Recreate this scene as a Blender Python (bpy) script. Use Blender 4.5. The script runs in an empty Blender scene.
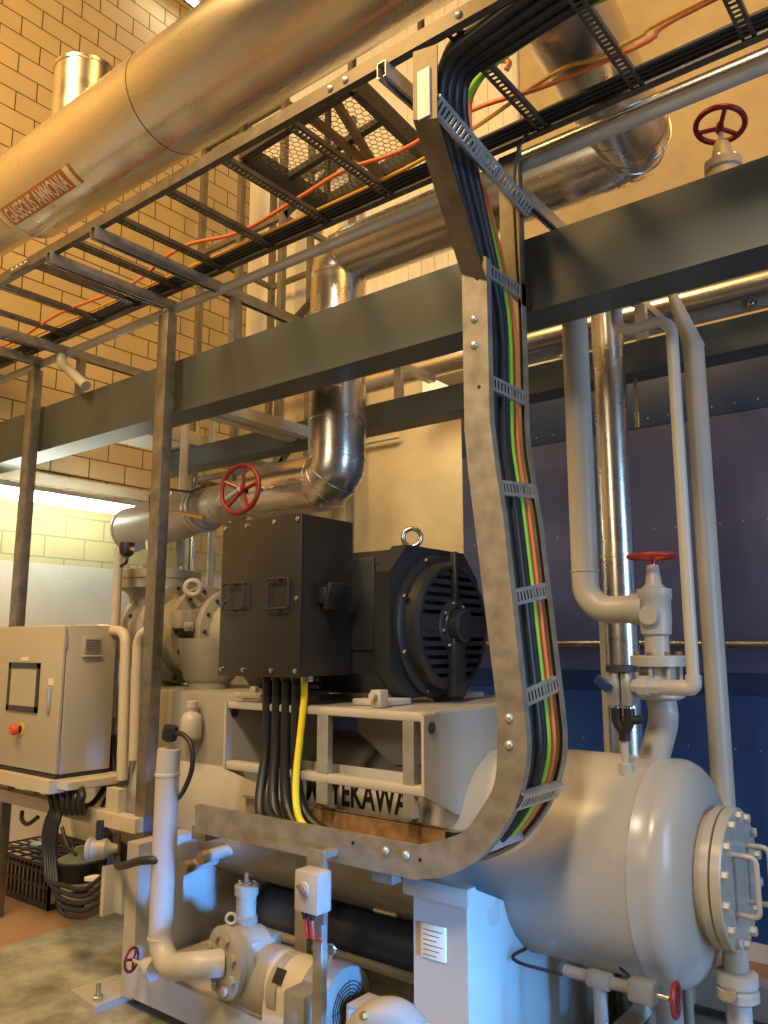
import bpy, bmesh, math, random
from mathutils import Vector, Matrix
random.seed(4)
S = bpy.context.scene
COL = S.collection
pi = math.pi

# ------------------------------------------------------------------ camera
F_PX = 800.0
pitch = math.atan(133 / F_PX)
yaw = math.radians(38.37827)
CAM = Vector((0, 0, 1.6))
FW = Vector((-math.sin(yaw) * math.cos(pitch), math.cos(yaw) * math.cos(pitch), math.sin(pitch)))
RT = Vector((math.cos(yaw), math.sin(yaw), 0))
UP = RT.cross(FW)
cd = bpy.data.cameras.new('camera')
cam = bpy.data.objects.new('camera', cd)
COL.objects.link(cam)
mw = Matrix((RT, UP, -FW)).transposed().to_4x4()
mw.translation = CAM
cam.matrix_world = mw
cd.sensor_fit = 'VERTICAL'
cd.sensor_height = 36.0
cd.lens = F_PX / 1024 * 36.0
cd.clip_start = 0.05
S.camera = cam

# ------------------------------------------------------------------ exposure, world, large lights
S.view_settings.view_transform = 'Standard'
S.view_settings.look = 'None'
S.view_settings.gamma = 1
S.view_settings.use_curve_mapping = False
S.view_settings.exposure = 0.0
W = bpy.data.worlds.new('world')
S.world = W
W.use_nodes = True
W.node_tree.nodes['Background'].inputs[0].default_value = (1.0, 0.80, 0.55, 1)
W.node_tree.nodes['Background'].inputs[1].default_value = 0.07


def area(name, loc, target, power, color, sx, sy=None):
    l = bpy.data.lights.new(name, 'AREA')
    l.energy = power
    l.color = color
    l.shape = 'RECTANGLE'
    l.size = sx
    l.size_y = sy or sx
    o = bpy.data.objects.new(name, l)
    COL.objects.link(o)
    o.location = loc
    o.rotation_euler = (Vector(target) - Vector(loc)).to_track_quat('-Z', 'Y').to_euler()
    return o


WARM = (1.0, 0.62, 0.22)
COOL = (0.22, 0.48, 1.0)
area('hall_and_fill_lamp', (-4.0, -0.8, 7.4), (-6.9, 3.6, 3.6), 480, (1.0, 0.60, 0.20), 1.0, 2.4)
area('hall_and_fill_lamp', (1.0, 1.4, 8.2), (-1.0, 6.0, 4.5), 260, (1.0, 0.52, 0.11), 1.0, 3.0)
low = area('hall_and_fill_lamp', (-3.3, 4.7, 4.7), (-4.1, 6.2, 2.5), 22, (1.0, 0.80, 0.48), 0.4, 0.4)  # added fill lamp, unseen, to brighten the concrete wall behind
low.data.spread = math.radians(100)
high = area('hall_and_fill_lamp', (-0.6, -1.3, 6.2), (-2.4, 3.2, 0.8), 85, (1.0, 0.78, 0.54), 0.8, 0.8)
high.data.spread = math.radians(96)
area('hall_and_fill_lamp', (-2.2, -2.6, 3.6), (-3.0, 3.0, 2.2), 55, (1.0, 0.78, 0.52), 1.0, 1.0)  # added front fill, unseen, brightens the pipe label and left side
# broad daylight from the right; two narrow shafts added to light below the vessel
for loc, tgt, power, spread in (((4.0, 1.25, 0.8), (-3.7, 3.0, 0.24), 8.0, 13), ((3.8, 3.35, 0.0), (-1.76, 3.15, 0.10), 1.3, 10)):
    fill_shaft = area('daylight_and_fill', loc, tgt, power, (0.08, 0.38, 1.0), 0.25, 0.35)
    fill_shaft.data.spread = math.radians(spread)
area('daylight_and_fill', (3.6, 2.4, 2.2), (-3.0, 3.0, 1.9), 150, (0.36, 0.62, 1.0), 1.6, 2.6)


# ------------------------------------------------------------------ pixel -> plane helpers (768 x 1024 frame)
def ray(x, y):
    return FW + RT * ((x - 384) / F_PX) + UP * ((512 - y) / F_PX)


def aY(x, y, Y):
    d = ray(x, y)
    return CAM + d * (Y / d.y)


def aZ(x, y, Z):
    d = ray(x, y)
    return CAM + d * ((Z - CAM.z) / d.z)


def aX(x, y, X):
    d = ray(x, y)
    return CAM + d * (X / d.x)


def aC(x, y, Yc, Zc, r):
    d = ray(x, y)
    a = d.y ** 2 + d.z ** 2
    oz = CAM.z - Zc
    b = -d.y * Yc + d.z * oz
    c = Yc * Yc + oz * oz - r * r
    q = max(b * b - a * c, 0)
    return CAM + d * ((-b - math.sqrt(q)) / a)


FZ = -0.2   # floor level (camera sits 1.8 m above it)
K = 1.125


# ------------------------------------------------------------------ materials
MATS = {}


def mat(name, col, rough=0.5, metal=0.0, var=0.12, scale=6.0, bump=0.0, emit=0, spec=0.5, stretch=None):
    if name in MATS:
        return MATS[name]
    m = bpy.data.materials.new(name)
    m.use_nodes = True
    n = m.node_tree.nodes
    l = m.node_tree.links
    b = n['Principled BSDF']
    b.inputs['Roughness'].default_value = rough
    b.inputs['Metallic'].default_value = metal
    b.inputs['Specular IOR Level'].default_value = spec
    tc = n.new('ShaderNodeTexCoord')
    nz = n.new('ShaderNodeTexNoise')
    nz.inputs['Scale'].default_value = scale
    nz.inputs['Detail'].default_value = 5
    if stretch:
        mp = n.new('ShaderNodeMapping')
        mp.inputs['Scale'].default_value = stretch
        l.new(tc.outputs['Object'], mp.inputs[0])
        l.new(mp.outputs[0], nz.inputs['Vector'])
    else:
        l.new(tc.outputs['Object'], nz.inputs['Vector'])
    cr = n.new('ShaderNodeValToRGB')
    cr.color_ramp.elements[0].position = 0.3
    cr.color_ramp.elements[1].position = 0.7
    lo = [max(c * (1 - var), 0) for c in col]
    hi = [min(c * (1 + var), 1) for c in col]
    cr.color_ramp.elements[0].color = (*lo, 1)
    cr.color_ramp.elements[1].color = (*hi, 1)
    l.new(nz.outputs[0], cr.inputs[0])
    l.new(cr.outputs[0], b.inputs['Base Color'])
    mr = n.new('ShaderNodeMapRange')
    mr.inputs['To Min'].default_value = max(rough - (0.08 if metal else 0.03), 0.02)
    mr.inputs['To Max'].default_value = min(rough + (0.08 if metal else 0.03), 1)
    l.new(nz.outputs[0], mr.inputs[0])
    l.new(mr.outputs[0], b.inputs['Roughness'])
    if bump:
        bp = n.new('ShaderNodeBump')
        bp.inputs['Strength'].default_value = bump
        bp.inputs['Distance'].default_value = 0.02
        l.new(nz.outputs[0], bp.inputs['Height'])
        l.new(bp.outputs[0], b.inputs['Normal'])
    if emit:
        b.inputs['Emission Color'].default_value = (*col, 1)
        b.inputs['Emission Strength'].default_value = emit
    MATS[name] = m
    return m


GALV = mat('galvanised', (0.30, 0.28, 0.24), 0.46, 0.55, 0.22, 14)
GALV_SHADE = mat('galvanised_shaded', (0.13, 0.112, 0.088), 0.48, 0.6, 0.25, 12)  # darker copy of galvanised steel, overhead shade put into the colour
GALVP = mat('galvanised_post', (0.25, 0.235, 0.21), 0.40, 0.75, 0.25, 16)
GALVB = mat('galvanised_bright', (0.52, 0.54, 0.55), 0.38, 0.75, 0.12, 14)
GALVD = mat('galvanised_dull', (0.20, 0.19, 0.17), 0.5, 0.6, 0.2, 10)
CLAD = mat('aluminium_cladding', (0.72, 0.69, 0.64), 0.28, 1.0, 0.05, 3, 0.03, stretch=(0.6, 3, 3))
STEEL = mat('stainless', (0.62, 0.61, 0.58), 0.25, 1.0, 0.05, 8)
GREY = mat('machine_grey', (0.42, 0.40, 0.355), 0.28, 0, 0.02, 3)
GREYL = mat('machine_grey_light', (0.44, 0.42, 0.375), 0.38, 0, 0.05, 4)
PUMPG = mat('pump_grey', (0.29, 0.275, 0.23), 0.42, 0, 0.08, 6)
MOTG = mat('small_motor_grey', (0.21, 0.21, 0.19), 0.35, 0, 0.08, 6)
BLACKP = mat('motor_black', (0.016, 0.018, 0.021), 0.36, 0, 0.2, 5)
BOXB = mat('terminal_box_black', (0.022, 0.021, 0.020), 0.33, 0, 0.15, 2)
BEAM = mat('beam_paint', (0.062, 0.074, 0.072), 0.42, 0, 0.08, 2)
BLUE_LIT = mat('blue_sheet_warm_lit', (0.085, 0.098, 0.19), 0.33, 0, 0.10, 1.5)  # greyer copy of the housing blue, warm light put into the colour
NAVY = mat('navy_and_beam_reflection', (0.016, 0.042, 0.125), 0.33, 0, 0.10, 1.5)  # navy parts, and the beam reflections painted on the housing
LBLUE = mat('blue_sheet_unlit', (0.026, 0.075, 0.24), 0.33, 0, 0.10, 1.5)  # the housing blue without the painted warm light
CABB = mat('black_cable', (0.012, 0.013, 0.016), 0.42, 0, 0.1, 4)
RUB = mat('black_plastic', (0.015, 0.015, 0.016), 0.45)
GRN = mat('green_cable', (0.25, 0.54, 0.03), 0.4, 0, 0.05, 4)
YGR = mat('yellow_green_cable', (0.50, 0.58, 0.03), 0.4, 0, 0.05, 4)
YEL = mat('yellow_cable', (0.78, 0.65, 0.02), 0.4, 0, 0.05, 4)
ORG = mat('orange_cable', (0.72, 0.17, 0.05), 0.42, 0, 0.05, 4)
REDP = mat('red_paint', (0.20, 0.014, 0.016), 0.35, 0, 0.1, 5)
BRASS = mat('brass', (0.55, 0.38, 0.16), 0.35, 0.9, 0.1, 8)
CABI = mat('cabinet_paint', (0.40, 0.365, 0.285), 0.42, 0, 0.03, 2)
WHITE = mat('white_plastic', (0.75, 0.74, 0.70), 0.4, 0, 0.03, 3)
SCREEN = mat('screen_glass', (0.40, 0.38, 0.30), 0.12, 0, 0.1, 1.5)
BEZ = mat('screen_bezel', (0.03, 0.03, 0.03), 0.4)
PAPER = mat('label_paper', (0.72, 0.68, 0.58), 0.6, 0, 0.04, 9)
ORL = mat('orange_label', (0.55, 0.19, 0.02), 0.45, 0, 0.06, 6)
LETW = mat('label_letters', (0.95, 0.86, 0.74), 0.5, 0, 0.02, 6)
INK = mat('black_ink', (0.01, 0.01, 0.01), 0.5)
RUST = mat('rusty_channel', (0.25, 0.15, 0.06), 0.7, 0.2, 0.35, 18)
CREAM = mat('cream_paint', (0.50, 0.455, 0.36), 0.5, 0, 0.05, 3)
STAINEDP = mat('stained_plate', (0.40, 0.385, 0.345), 0.4, 0, 0.15, 5)
DARKST = mat('dark_steel', (0.05, 0.048, 0.045), 0.55, 0.3, 0.2, 8)


def wall_material():
    m = bpy.data.materials.new('block_wall')
    m.use_nodes = True
    n = m.node_tree.nodes
    l = m.node_tree.links
    b = n['Principled BSDF']
    b.inputs['Roughness'].default_value = 0.75
    g = n.new('ShaderNodeNewGeometry')
    sp = n.new('ShaderNodeSeparateXYZ')
    l.new(g.outputs['Position'], sp.inputs[0])
    cb = n.new('ShaderNodeCombineXYZ')
    l.new(sp.outputs['Y'], cb.inputs[0])
    l.new(sp.outputs['Z'], cb.inputs[1])
    br = n.new('ShaderNodeTexBrick')
    br.inputs['Color1'].default_value = (0.56, 0.44, 0.25, 1)
    br.inputs['Color2'].default_value = (0.60, 0.47, 0.28, 1)
    br.inputs['Mortar'].default_value = (0.10, 0.065, 0.035, 1)
    br.inputs['Scale'].default_value = 1.0
    br.inputs['Mortar Size'].default_value = 0.0065
    br.inputs['Mortar Smooth'].default_value = 0.15
    br.inputs['Brick Width'].default_value = 0.40
    br.inputs['Row Height'].default_value = 0.20
    l.new(cb.outputs[0], br.inputs[0])
    br2 = n.new('ShaderNodeTexBrick')
    br2.inputs['Color1'].default_value = (0.62, 0.56, 0.30, 1)
    br2.inputs['Color2'].default_value = (0.66, 0.58, 0.32, 1)
    br2.inputs['Mortar'].default_value = (0.40, 0.38, 0.24, 1)
    for k, v in (('Scale', 1.0), ('Mortar Size', 0.008), ('Brick Width', 0.40), ('Row Height', 0.20)):
        br2.inputs[k].default_value = v
    l.new(cb.outputs[0], br2.inputs[0])
    nz = n.new('ShaderNodeTexNoise')
    nz.inputs['Scale'].default_value = 3
    nz.inputs['Detail'].default_value = 6
    l.new(g.outputs['Position'], nz.inputs['Vector'])
    # painted band under z = 2.9, plain white under z = 2.34
    s1 = n.new('ShaderNodeMath')
    s1.operation = 'LESS_THAN'
    s1.inputs[1].default_value = 2.92
    l.new(sp.outputs['Z'], s1.inputs[0])
    s2 = n.new('ShaderNodeMath')
    s2.operation = 'LESS_THAN'
    s2.inputs[1].default_value = 2.34
    l.new(sp.outputs['Z'], s2.inputs[0])
    m1 = n.new('ShaderNodeMixRGB')
    l.new(s1.outputs[0], m1.inputs[0])
    l.new(br.outputs[0], m1.inputs[1])
    l.new(br2.outputs[0], m1.inputs[2])
    m2 = n.new('ShaderNodeMixRGB')
    l.new(s2.outputs[0], m2.inputs[0])
    l.new(m1.outputs[0], m2.inputs[1])
    m2.inputs[2].default_value = (0.74, 0.73, 0.66, 1)
    mx = n.new('ShaderNodeMixRGB')
    mx.blend_type = 'MULTIPLY'
    mx.inputs[0].default_value = 0.25
    l.new(m2.outputs[0], mx.inputs[1])
    l.new(nz.outputs[0], mx.inputs[2])
    l.new(mx.outputs[0], b.inputs['Base Color'])
    bp = n.new('ShaderNodeBump')
    bp.inputs['Strength'].default_value = 0.4
    bp.inputs['Distance'].default_value = 0.01
    l.new(br.outputs['Fac'], bp.inputs['Height'])
    bp.invert = True
    l.new(bp.outputs[0], b.inputs['Normal'])
    return m


def blotch_material(name, c1, c2, c3, scale, rough):
    m = bpy.data.materials.new(name)
    m.use_nodes = True
    n = m.node_tree.nodes
    l = m.node_tree.links
    b = n['Principled BSDF']
    b.inputs['Roughness'].default_value = rough
    g = n.new('ShaderNodeNewGeometry')
    a = n.new('ShaderNodeTexNoise')
    a.inputs['Scale'].default_value = scale
    a.inputs['Detail'].default_value = 8
    a.inputs['Roughness'].default_value = 0.65
    l.new(g.outputs['Position'], a.inputs['Vector'])
    cr = n.new('ShaderNodeValToRGB')
    e = cr.color_ramp.elements
    e[0].position, e[0].color = 0.33, (*c1, 1)
    e[1].position, e[1].color = 0.68, (*c3, 1)
    k = e.new(0.5)
    k.color = (*c2, 1)
    l.new(a.outputs[0], cr.inputs[0])
    l.new(cr.outputs[0], b.inputs['Base Color'])
    bp = n.new('ShaderNodeBump')
    bp.inputs['Strength'].default_value = 0.25
    bp.inputs['Distance'].default_value = 0.01
    l.new(a.outputs[0], bp.inputs['Height'])
    l.new(bp.outputs[0], b.inputs['Normal'])
    return m


WALLM = wall_material()
CONC = blotch_material('concrete_wall', (0.40, 0.335, 0.22), (0.47, 0.40, 0.265), (0.53, 0.45, 0.31), 1.6, 0.8)
FLOORM = blotch_material('screed_floor', (0.15, 0.145, 0.10), (0.29, 0.29, 0.215), (0.46, 0.43, 0.31), 3.6, 0.55)


# ------------------------------------------------------------------ geometry collector
def frame_of(d):
    d = Vector(d).normalized()
    a = Vector((0, 0, 1)) if abs(d.z) < 0.9 else Vector((1, 0, 0))
    u = a.cross(d).normalized()
    v = d.cross(u).normalized()
    return u, v, d


def fillet(pts, r, n=6):
    pts = [Vector(p) for p in pts]
    if len(pts) < 3 or r <= 0:
        return pts
    out = [pts[0]]
    for i in range(1, len(pts) - 1):
        p, a, b = pts[i], pts[i - 1], pts[i + 1]
        da, db = (a - p), (b - p)
        la, lb = da.length, db.length
        da.normalize()
        db.normalize()
        ang = da.angle(db)
        if ang > pi - 0.03:
            out.append(p)
            continue
        t = min(r / math.tan(ang / 2), la * 0.48, lb * 0.48)
        rr = t * math.tan(ang / 2)
        c = p + (da + db).normalized() * (rr / math.sin(ang / 2))
        v0 = (p + da * t) - c
        v1 = (p + db * t) - c
        tot = v0.angle(v1)
        ax = v0.cross(v1).normalized()
        for k in range(n + 1):
            out.append(c + Matrix.Rotation(tot * k / n, 3, ax) @ v0)
    out.append(pts[-1])
    return out


def smooth_path(pts, sub=6):
    P = [Vector(p) for p in pts]
    P = [P[0] * 2 - P[1]] + P + [P[-1] * 2 - P[-2]]
    out = []
    for i in range(1, len(P) - 2):
        for k in range(sub):
            t = k / sub
            a, b, c, d = P[i - 1], P[i], P[i + 1], P[i + 2]
            out.append(0.5 * ((2 * b) + (c - a) * t + (2 * a - 5 * b + 4 * c - d) * t * t + (3 * b - a - 3 * c + d) * t ** 3))
    out.append(P[-2])
    return out


class G:
    def __init__(s):
        s.bm = bmesh.new()

    def quadloop(s, rings, closed=True, capa=True, capb=True):
        bm = s.bm
        vs = [[bm.verts.new(p) for p in r] for r in rings]
        n = len(rings[0])
        for a, b in zip(vs, vs[1:]):
            for i in range(n if closed else n - 1):
                j = (i + 1) % n
                bm.faces.new((a[i], a[j], b[j], b[i]))
        if capa:
            bm.faces.new(list(reversed(vs[0])))
        if capb:
            bm.faces.new(vs[-1])
        return s

    def box(s, x0, x1, y0, y1, z0, z1, bev=0.0):
        return s.obox(((x0 + x1) / 2, (y0 + y1) / 2, (z0 + z1) / 2), (1, 0, 0), (0, 1, 0), (0, 0, 1),
                      abs(x1 - x0) / 2, abs(y1 - y0) / 2, abs(z1 - z0) / 2, bev)

    def obox(s, c, u, v, w, a, b, d, bev=0.0):
        c, u, v, w = Vector(c), Vector(u), Vector(v), Vector(w)
        t = bmesh.new()
        q = {}
        for i in (-1, 1):
            for j in (-1, 1):
                for k in (-1, 1):
                    q[i, j, k] = t.verts.new(c + u * a * i + v * b * j + w * d * k)
        for f in (((-1, -1, -1), (-1, -1, 1), (-1, 1, 1), (-1, 1, -1)), ((1, -1, -1), (1, 1, -1), (1, 1, 1), (1, -1, 1)),
                  ((-1, -1, -1), (1, -1, -1), (1, -1, 1), (-1, -1, 1)), ((-1, 1, -1), (-1, 1, 1), (1, 1, 1), (1, 1, -1)),
                  ((-1, -1, -1), (-1, 1, -1), (1, 1, -1), (1, -1, -1)), ((-1, -1, 1), (1, -1, 1), (1, 1, 1), (-1, 1, 1))):
            t.faces.new([q[k] for k in f])
        if bev:
            bmesh.ops.bevel(t, geom=t.edges[:], offset=bev, segments=2, affect='EDGES', profile=0.5)
        s.add(t)
        return s

    def add(s, t):
        mp = {v: s.bm.verts.new(v.co) for v in t.verts}
        for f in t.faces:
            s.bm.faces.new([mp[v] for v in f.verts])
        t.free()

    def bar(s, p0, p1, w, h, up=(0, 0, 1), bev=0.0):
        p0, p1 = Vector(p0), Vector(p1)
        d = (p1 - p0)
        L = d.length
        d.normalize()
        u = Vector(up)
        sd = d.cross(u)
        if sd.length < 1e-4:
            sd = d.cross(Vector((1, 0, 0)))
        sd.normalize()
        u = sd.cross(d)
        return s.obox((p0 + p1) / 2, d, sd, u, L / 2, w / 2, h / 2, bev)

    def prism(s, pts, vec):
        pts = [Vector(p) for p in pts]
        vec = Vector(vec)
        return s.quadloop([pts, [p + vec for p in pts]])

    def strip(s, A, B, vec):
        """solid between two polylines A and B, thickened by vec"""
        vec = Vector(vec)
        rings = [[Vector(a), Vector(b), Vector(b) + vec, Vector(a) + vec] for a, b in zip(A, B)]
        return s.quadloop(rings)

    def tube(s, pts, r, n=12, fil=0.0, cap=True, fn=6):
        P = fillet(pts, fil, fn) if fil else [Vector(p) for p in pts]
        Q = [P[0]]
        for p in P[1:]:
            if (p - Q[-1]).length > 1e-5:
                Q.append(p)
        P = Q
        T = []
        for i in range(len(P)):
            a = P[max(i - 1, 0)]
            b = P[min(i + 1, len(P) - 1)]
            T.append((b - a).normalized())
        u, v, _ = frame_of(T[0])
        rings = []
        for i, p in enumerate(P):
            if i:
                q = T[i - 1].rotation_difference(T[i])
                u = q @ u
            u = (u - T[i] * u.dot(T[i])).normalized()
            v = T[i].cross(u)
            rr = r[i] if isinstance(r, (list, tuple)) else r
            rings.append([p + (u * math.cos(2 * pi * k / n) + v * math.sin(2 * pi * k / n)) * rr for k in range(n)])
        return s.quadloop(rings, True, cap, cap)

    def lathe(s, o, ax, prof, n=32, a0=0.0):
        u, v, d = frame_of(ax)
        o = Vector(o)
        rings = []
        for r, h in prof:
            r = max(r, 0.0004)
            rings.append([o + d * h + (u * math.cos(2 * pi * k / n + a0) + v * math.sin(2 * pi * k / n + a0)) * r for k in range(n)])
        return s.quadloop(rings)

    def cyl(s, p0, p1, r, n=20, r1=None):
        p0, p1 = Vector(p0), Vector(p1)
        L = (p1 - p0).length
        return s.lathe(p0, p1 - p0, [(r, 0), (r if r1 is None else r1, L)], n)

    def bolt(s, p, ax, r=0.012, h=0.012):
        ax = Vector(ax).normalized()
        return s.lathe(p, ax, [(r, -0.002), (r, h * 0.85), (r * 0.85, h)], 6)

    def torus(s, c, ax, R, r, n=36, m=10, a0=0, a1=2 * pi):
        u, v, d = frame_of(ax)
        c = Vector(c)
        full = abs(a1 - a0 - 2 * pi) < 1e-4
        pts = []
        for k in range(n + (0 if full else 1)):
            a = a0 + (a1 - a0) * k / n
            e = u * math.cos(a) + v * math.sin(a)
            pts.append([c + e * (R + r * math.cos(2 * pi * j / m)) + d * (r * math.sin(2 * pi * j / m)) for j in range(m)])
        if full:
            bm = s.bm
            vs = [[bm.verts.new(p) for p in q] for q in pts]
            for i in range(n):
                A, B = vs[i], vs[(i + 1) % n]
                for j in range(m):
                    bm.faces.new((A[j], A[(j + 1) % m], B[(j + 1) % m], B[j]))
        else:
            s.quadloop(pts)
        return s

    def build(s, name, m, parent=None, label=None, smooth=True):
        bmesh.ops.recalc_face_normals(s.bm, faces=s.bm.faces[:])
        off = Vector((0, 0, 0))
        p = parent
        while p is not None:
            off += p.location
            p = p.parent
        if parent is None:
            co = [v.co for v in s.bm.verts]
            off = Vector(((min(c.x for c in co) + max(c.x for c in co)) / 2, (min(c.y for c in co) + max(c.y for c in co)) / 2, min(c.z for c in co)))
        bmesh.ops.translate(s.bm, vec=-off, verts=s.bm.verts[:])
        me = bpy.data.meshes.new(name)
        s.bm.to_mesh(me)
        s.bm.free()
        me.materials.append(m)
        if smooth:
            me.shade_smooth()
            me.set_sharp_from_angle(angle=math.radians(38))
        o = bpy.data.objects.new(name, me)
        COL.objects.link(o)
        if parent is not None:
            o.parent = parent
        else:
            o.location = off
        if label:
            o['label'] = label
        return o


def tag(o, label, cat, group=None, kind=None):
    o['label'] = label
    o['category'] = cat
    if group:
        o['group'] = group
    if kind:
        o['kind'] = kind
    return o


def struct(o):
    o['kind'] = 'structure'
    return o


def thing(name, label, cat, loc=(0, 0, 0), group=None):
    o = bpy.data.objects.new(name, None)
    o.empty_display_size = 0.1
    COL.objects.link(o)
    o.location = loc
    return tag(o, label, cat, group)


def copy_tree(o, parent=None):
    c = o.copy()
    COL.objects.link(c)
    c.parent = parent
    for ch in list(o.children):
        copy_tree(ch, c)
    return c


def handwheel(c, ax, R, r, spokes=4, a0=0.3):
    g = G()
    g.torus(c, ax, R, r, 40, 10)
    u, v, d = frame_of(ax)
    c = Vector(c)
    hub = c - d * R * 0.18
    for k in range(spokes):
        a = a0 + 2 * pi * k / spokes
        g.tube([hub, c + (u * math.cos(a) + v * math.sin(a)) * R], r * 0.8, 8)
    g.lathe(hub - d * r * 1.6, d, [(R * 0.16, 0), (R * 0.18, r), (R * 0.16, r * 3.4)], 16)
    return g


def flange_bolts(parent, c, ax, R, n, m, r=0.012, h=0.014, a0=0.0, name='bolt'):
    u, v, d = frame_of(ax)
    for k in range(n):
        a = a0 + 2 * pi * k / n
        G().bolt(Vector(c) + (u * math.cos(a) + v * math.sin(a)) * R, d, r, h).build(name, m, parent)


def text_mesh(body, size, bold=0.0):
    cu = bpy.data.curves.new('lettering', 'FONT')
    cu.body = body
    cu.size = size
    cu.offset = bold
    cu.extrude = 0.0
    o = bpy.data.objects.new('lettering', cu)
    COL.objects.link(o)
    dg = bpy.context.evaluated_depsgraph_get()
    me = bpy.data.meshes.new_from_object(o.evaluated_get(dg))
    bpy.data.objects.remove(o)
    bm = bmesh.new()
    bm.from_mesh(me)
    xs = [v.co.x for v in bm.verts]
    ys = [v.co.y for v in bm.verts]
    return bm, min(xs), max(xs), min(ys), max(ys)

# ================================================================== STRUCTURE
def floor_mat():
    m = FLOORM
    n, l = m.node_tree.nodes, m.node_tree.links
    b = n['Principled BSDF']
    src = b.inputs['Base Color'].links[0].from_socket
    g = n.new('ShaderNodeNewGeometry')
    sp = n.new('ShaderNodeSeparateXYZ')
    l.new(g.outputs['Position'], sp.inputs[0])
    a = n.new('ShaderNodeMath')
    a.operation = 'LESS_THAN'
    a.inputs[1].default_value = -5.05
    l.new(sp.outputs['X'], a.inputs[0])
    c = n.new('ShaderNodeMath')
    c.operation = 'GREATER_THAN'
    c.inputs[1].default_value = 4.85
    l.new(sp.outputs['Y'], c.inputs[0])
    mx = n.new('ShaderNodeMath')
    mx.operation = 'MAXIMUM'
    l.new(a.outputs[0], mx.inputs[0])
    l.new(c.outputs[0], mx.inputs[1])
    k = n.new('ShaderNodeMath')
    k.operation = 'MULTIPLY'
    k.inputs[1].default_value = 0.8
    l.new(mx.outputs[0], k.inputs[0])
    r = n.new('ShaderNodeMixRGB')
    l.new(k.outputs[0], r.inputs[0])
    l.new(src, r.inputs[1])
    r.inputs[2].default_value = (0.36, 0.17, 0.06, 1)
    l.new(r.outputs[0], b.inputs['Base Color'])


floor_mat()
struct(G().box(-7.2, 6, -5, 6.4, FZ - 0.2, FZ).build('floor', FLOORM, smooth=False))
struct(G().box(-7.2, -7.0, -5, 6.4, FZ, 9.4).build('wall_left', WALLM, smooth=False))
struct(G().box(-7.2, 6, 6.2, 6.4, FZ, 9.4).build('wall_back', CONC, smooth=False))
struct(G().box(-7.2, 6, -5, 6.4, 9.4, 9.6).build('ceiling', DARKST, smooth=False))
struct(G().box(-6.998, -6.93, 3.0, 6.2, 3.06, 3.16).build('trim_1', CREAM, smooth=False))

# long fluorescent batten on the block wall
t = thing('fluorescent_light', 'long glowing fluorescent batten fixed along the yellow block wall at far left', 'light', (-6.95, 3.0, 2.96))
LAMPM = mat('lamp_tube', (0.96, 1.0, 0.84), 0.5, 0, 0.0, emit=25.0)
LX = -6.5
la, lb = aX(-25, 488, LX), aX(142, 505, LX)
G().box(LX - 0.06, LX + 0.06, la.y, lb.y, la.z + 0.045, la.z + 0.09, 0.006).build('housing', WHITE, t)
G().tube([(LX, la.y + 0.02, la.z), (LX, lb.y - 0.02, la.z)], 0.048, 16).build('tube', LAMPM, t)
for y0 in (la.y, lb.y - 0.03):
    G().box(LX - 0.05, LX + 0.05, y0, y0 + 0.03, la.z - 0.052, la.z + 0.05).build('end_cap', WHITE, t)
for y0 in (la.y + 0.25, lb.y - 0.3):
    G().box(-6.999, LX, y0, y0 + 0.03, la.z + 0.088, la.z + 0.11).build('wall_arm', GALV, t)

# white corrugated sheet high on the back wall near the corner
g = G()
x = -6.98
while x < -3.4:
    g.quadloop([[(x, 6.19, z), (x, 6.15, z), (x + 0.03, 6.11, z), (x + 0.13, 6.11, z), (x + 0.16, 6.15, z), (x + 0.16, 6.19, z)] for z in (4.7, 9.3)])
    x += 0.162
tag(g.build('corrugated_panel', mat('white_sheet', (0.84, 0.83, 0.80), 0.5, 0, 0.02, 2), smooth=False),
    'pale corrugated wall sheeting high in the corner behind the wire mesh', 'panel')

# blue clad housing on the back side
BX0, BX1, BYF = -3.36, 3.2, 5.24
t = thing('blue_housing', 'large blue sheet metal housing with rivet rows standing behind the grey vessel', 'housing', (0, BYF, 0))
bands = [(FZ, FZ + 0.10, WHITE, 'kerb'), (FZ + 0.10, 1.30, LBLUE, 'lower_panel'), (1.30, 1.43, NAVY, 'beam_reflection_band'), (1.43, 3.06, BLUE_LIT, 'upper_panel'), (3.06, 3.45, NAVY, 'top_reflection_band')]  # navy belt and top bands are beam reflections painted as colour
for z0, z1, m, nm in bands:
    off = {'beam_reflection_band': -0.004, 'top_reflection_band': -0.004, 'kerb': -0.02}.get(nm, 0)
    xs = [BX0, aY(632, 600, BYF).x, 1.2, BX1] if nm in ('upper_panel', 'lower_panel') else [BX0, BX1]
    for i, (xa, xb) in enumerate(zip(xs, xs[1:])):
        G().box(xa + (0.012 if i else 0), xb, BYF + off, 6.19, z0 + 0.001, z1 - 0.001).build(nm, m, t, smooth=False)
for z in (3.12, 0.98, 2.36):
    g = G()
    x = BX0 + 0.1
    while x < 0.6:
        g.lathe((x, BYF - (0.004 if z > 3.06 else 0) + 0.001, z), (0, -1, 0), [(0.006, 0), (0.005, 0.003), (0.001, 0.004)], 8)
        x += 0.14
    g.build('rivet_row', GREYL, t)
q = aY(560, 644, 5.18)
tag(G().tube([(-3.3, 5.18, q.z), (0.9, 5.18, q.z)], 0.022, 12).build('rail_pipe', STEEL), 'thin horizontal steel pipe running across the blue housing', 'pipe')
qc = aY(637, 413, 4.3)
g = G().tube([(qc.x, 4.3, 3.094), qc], 0.008, 8).tube([qc + Vector((0, 0, 0.005)), aY(637.5, 428, 4.3)], 0.016, 10)
tag(g.build('hanging_cord', BRASS), 'short cord hanging from the beam in front of the blue housing', 'cord')


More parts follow.
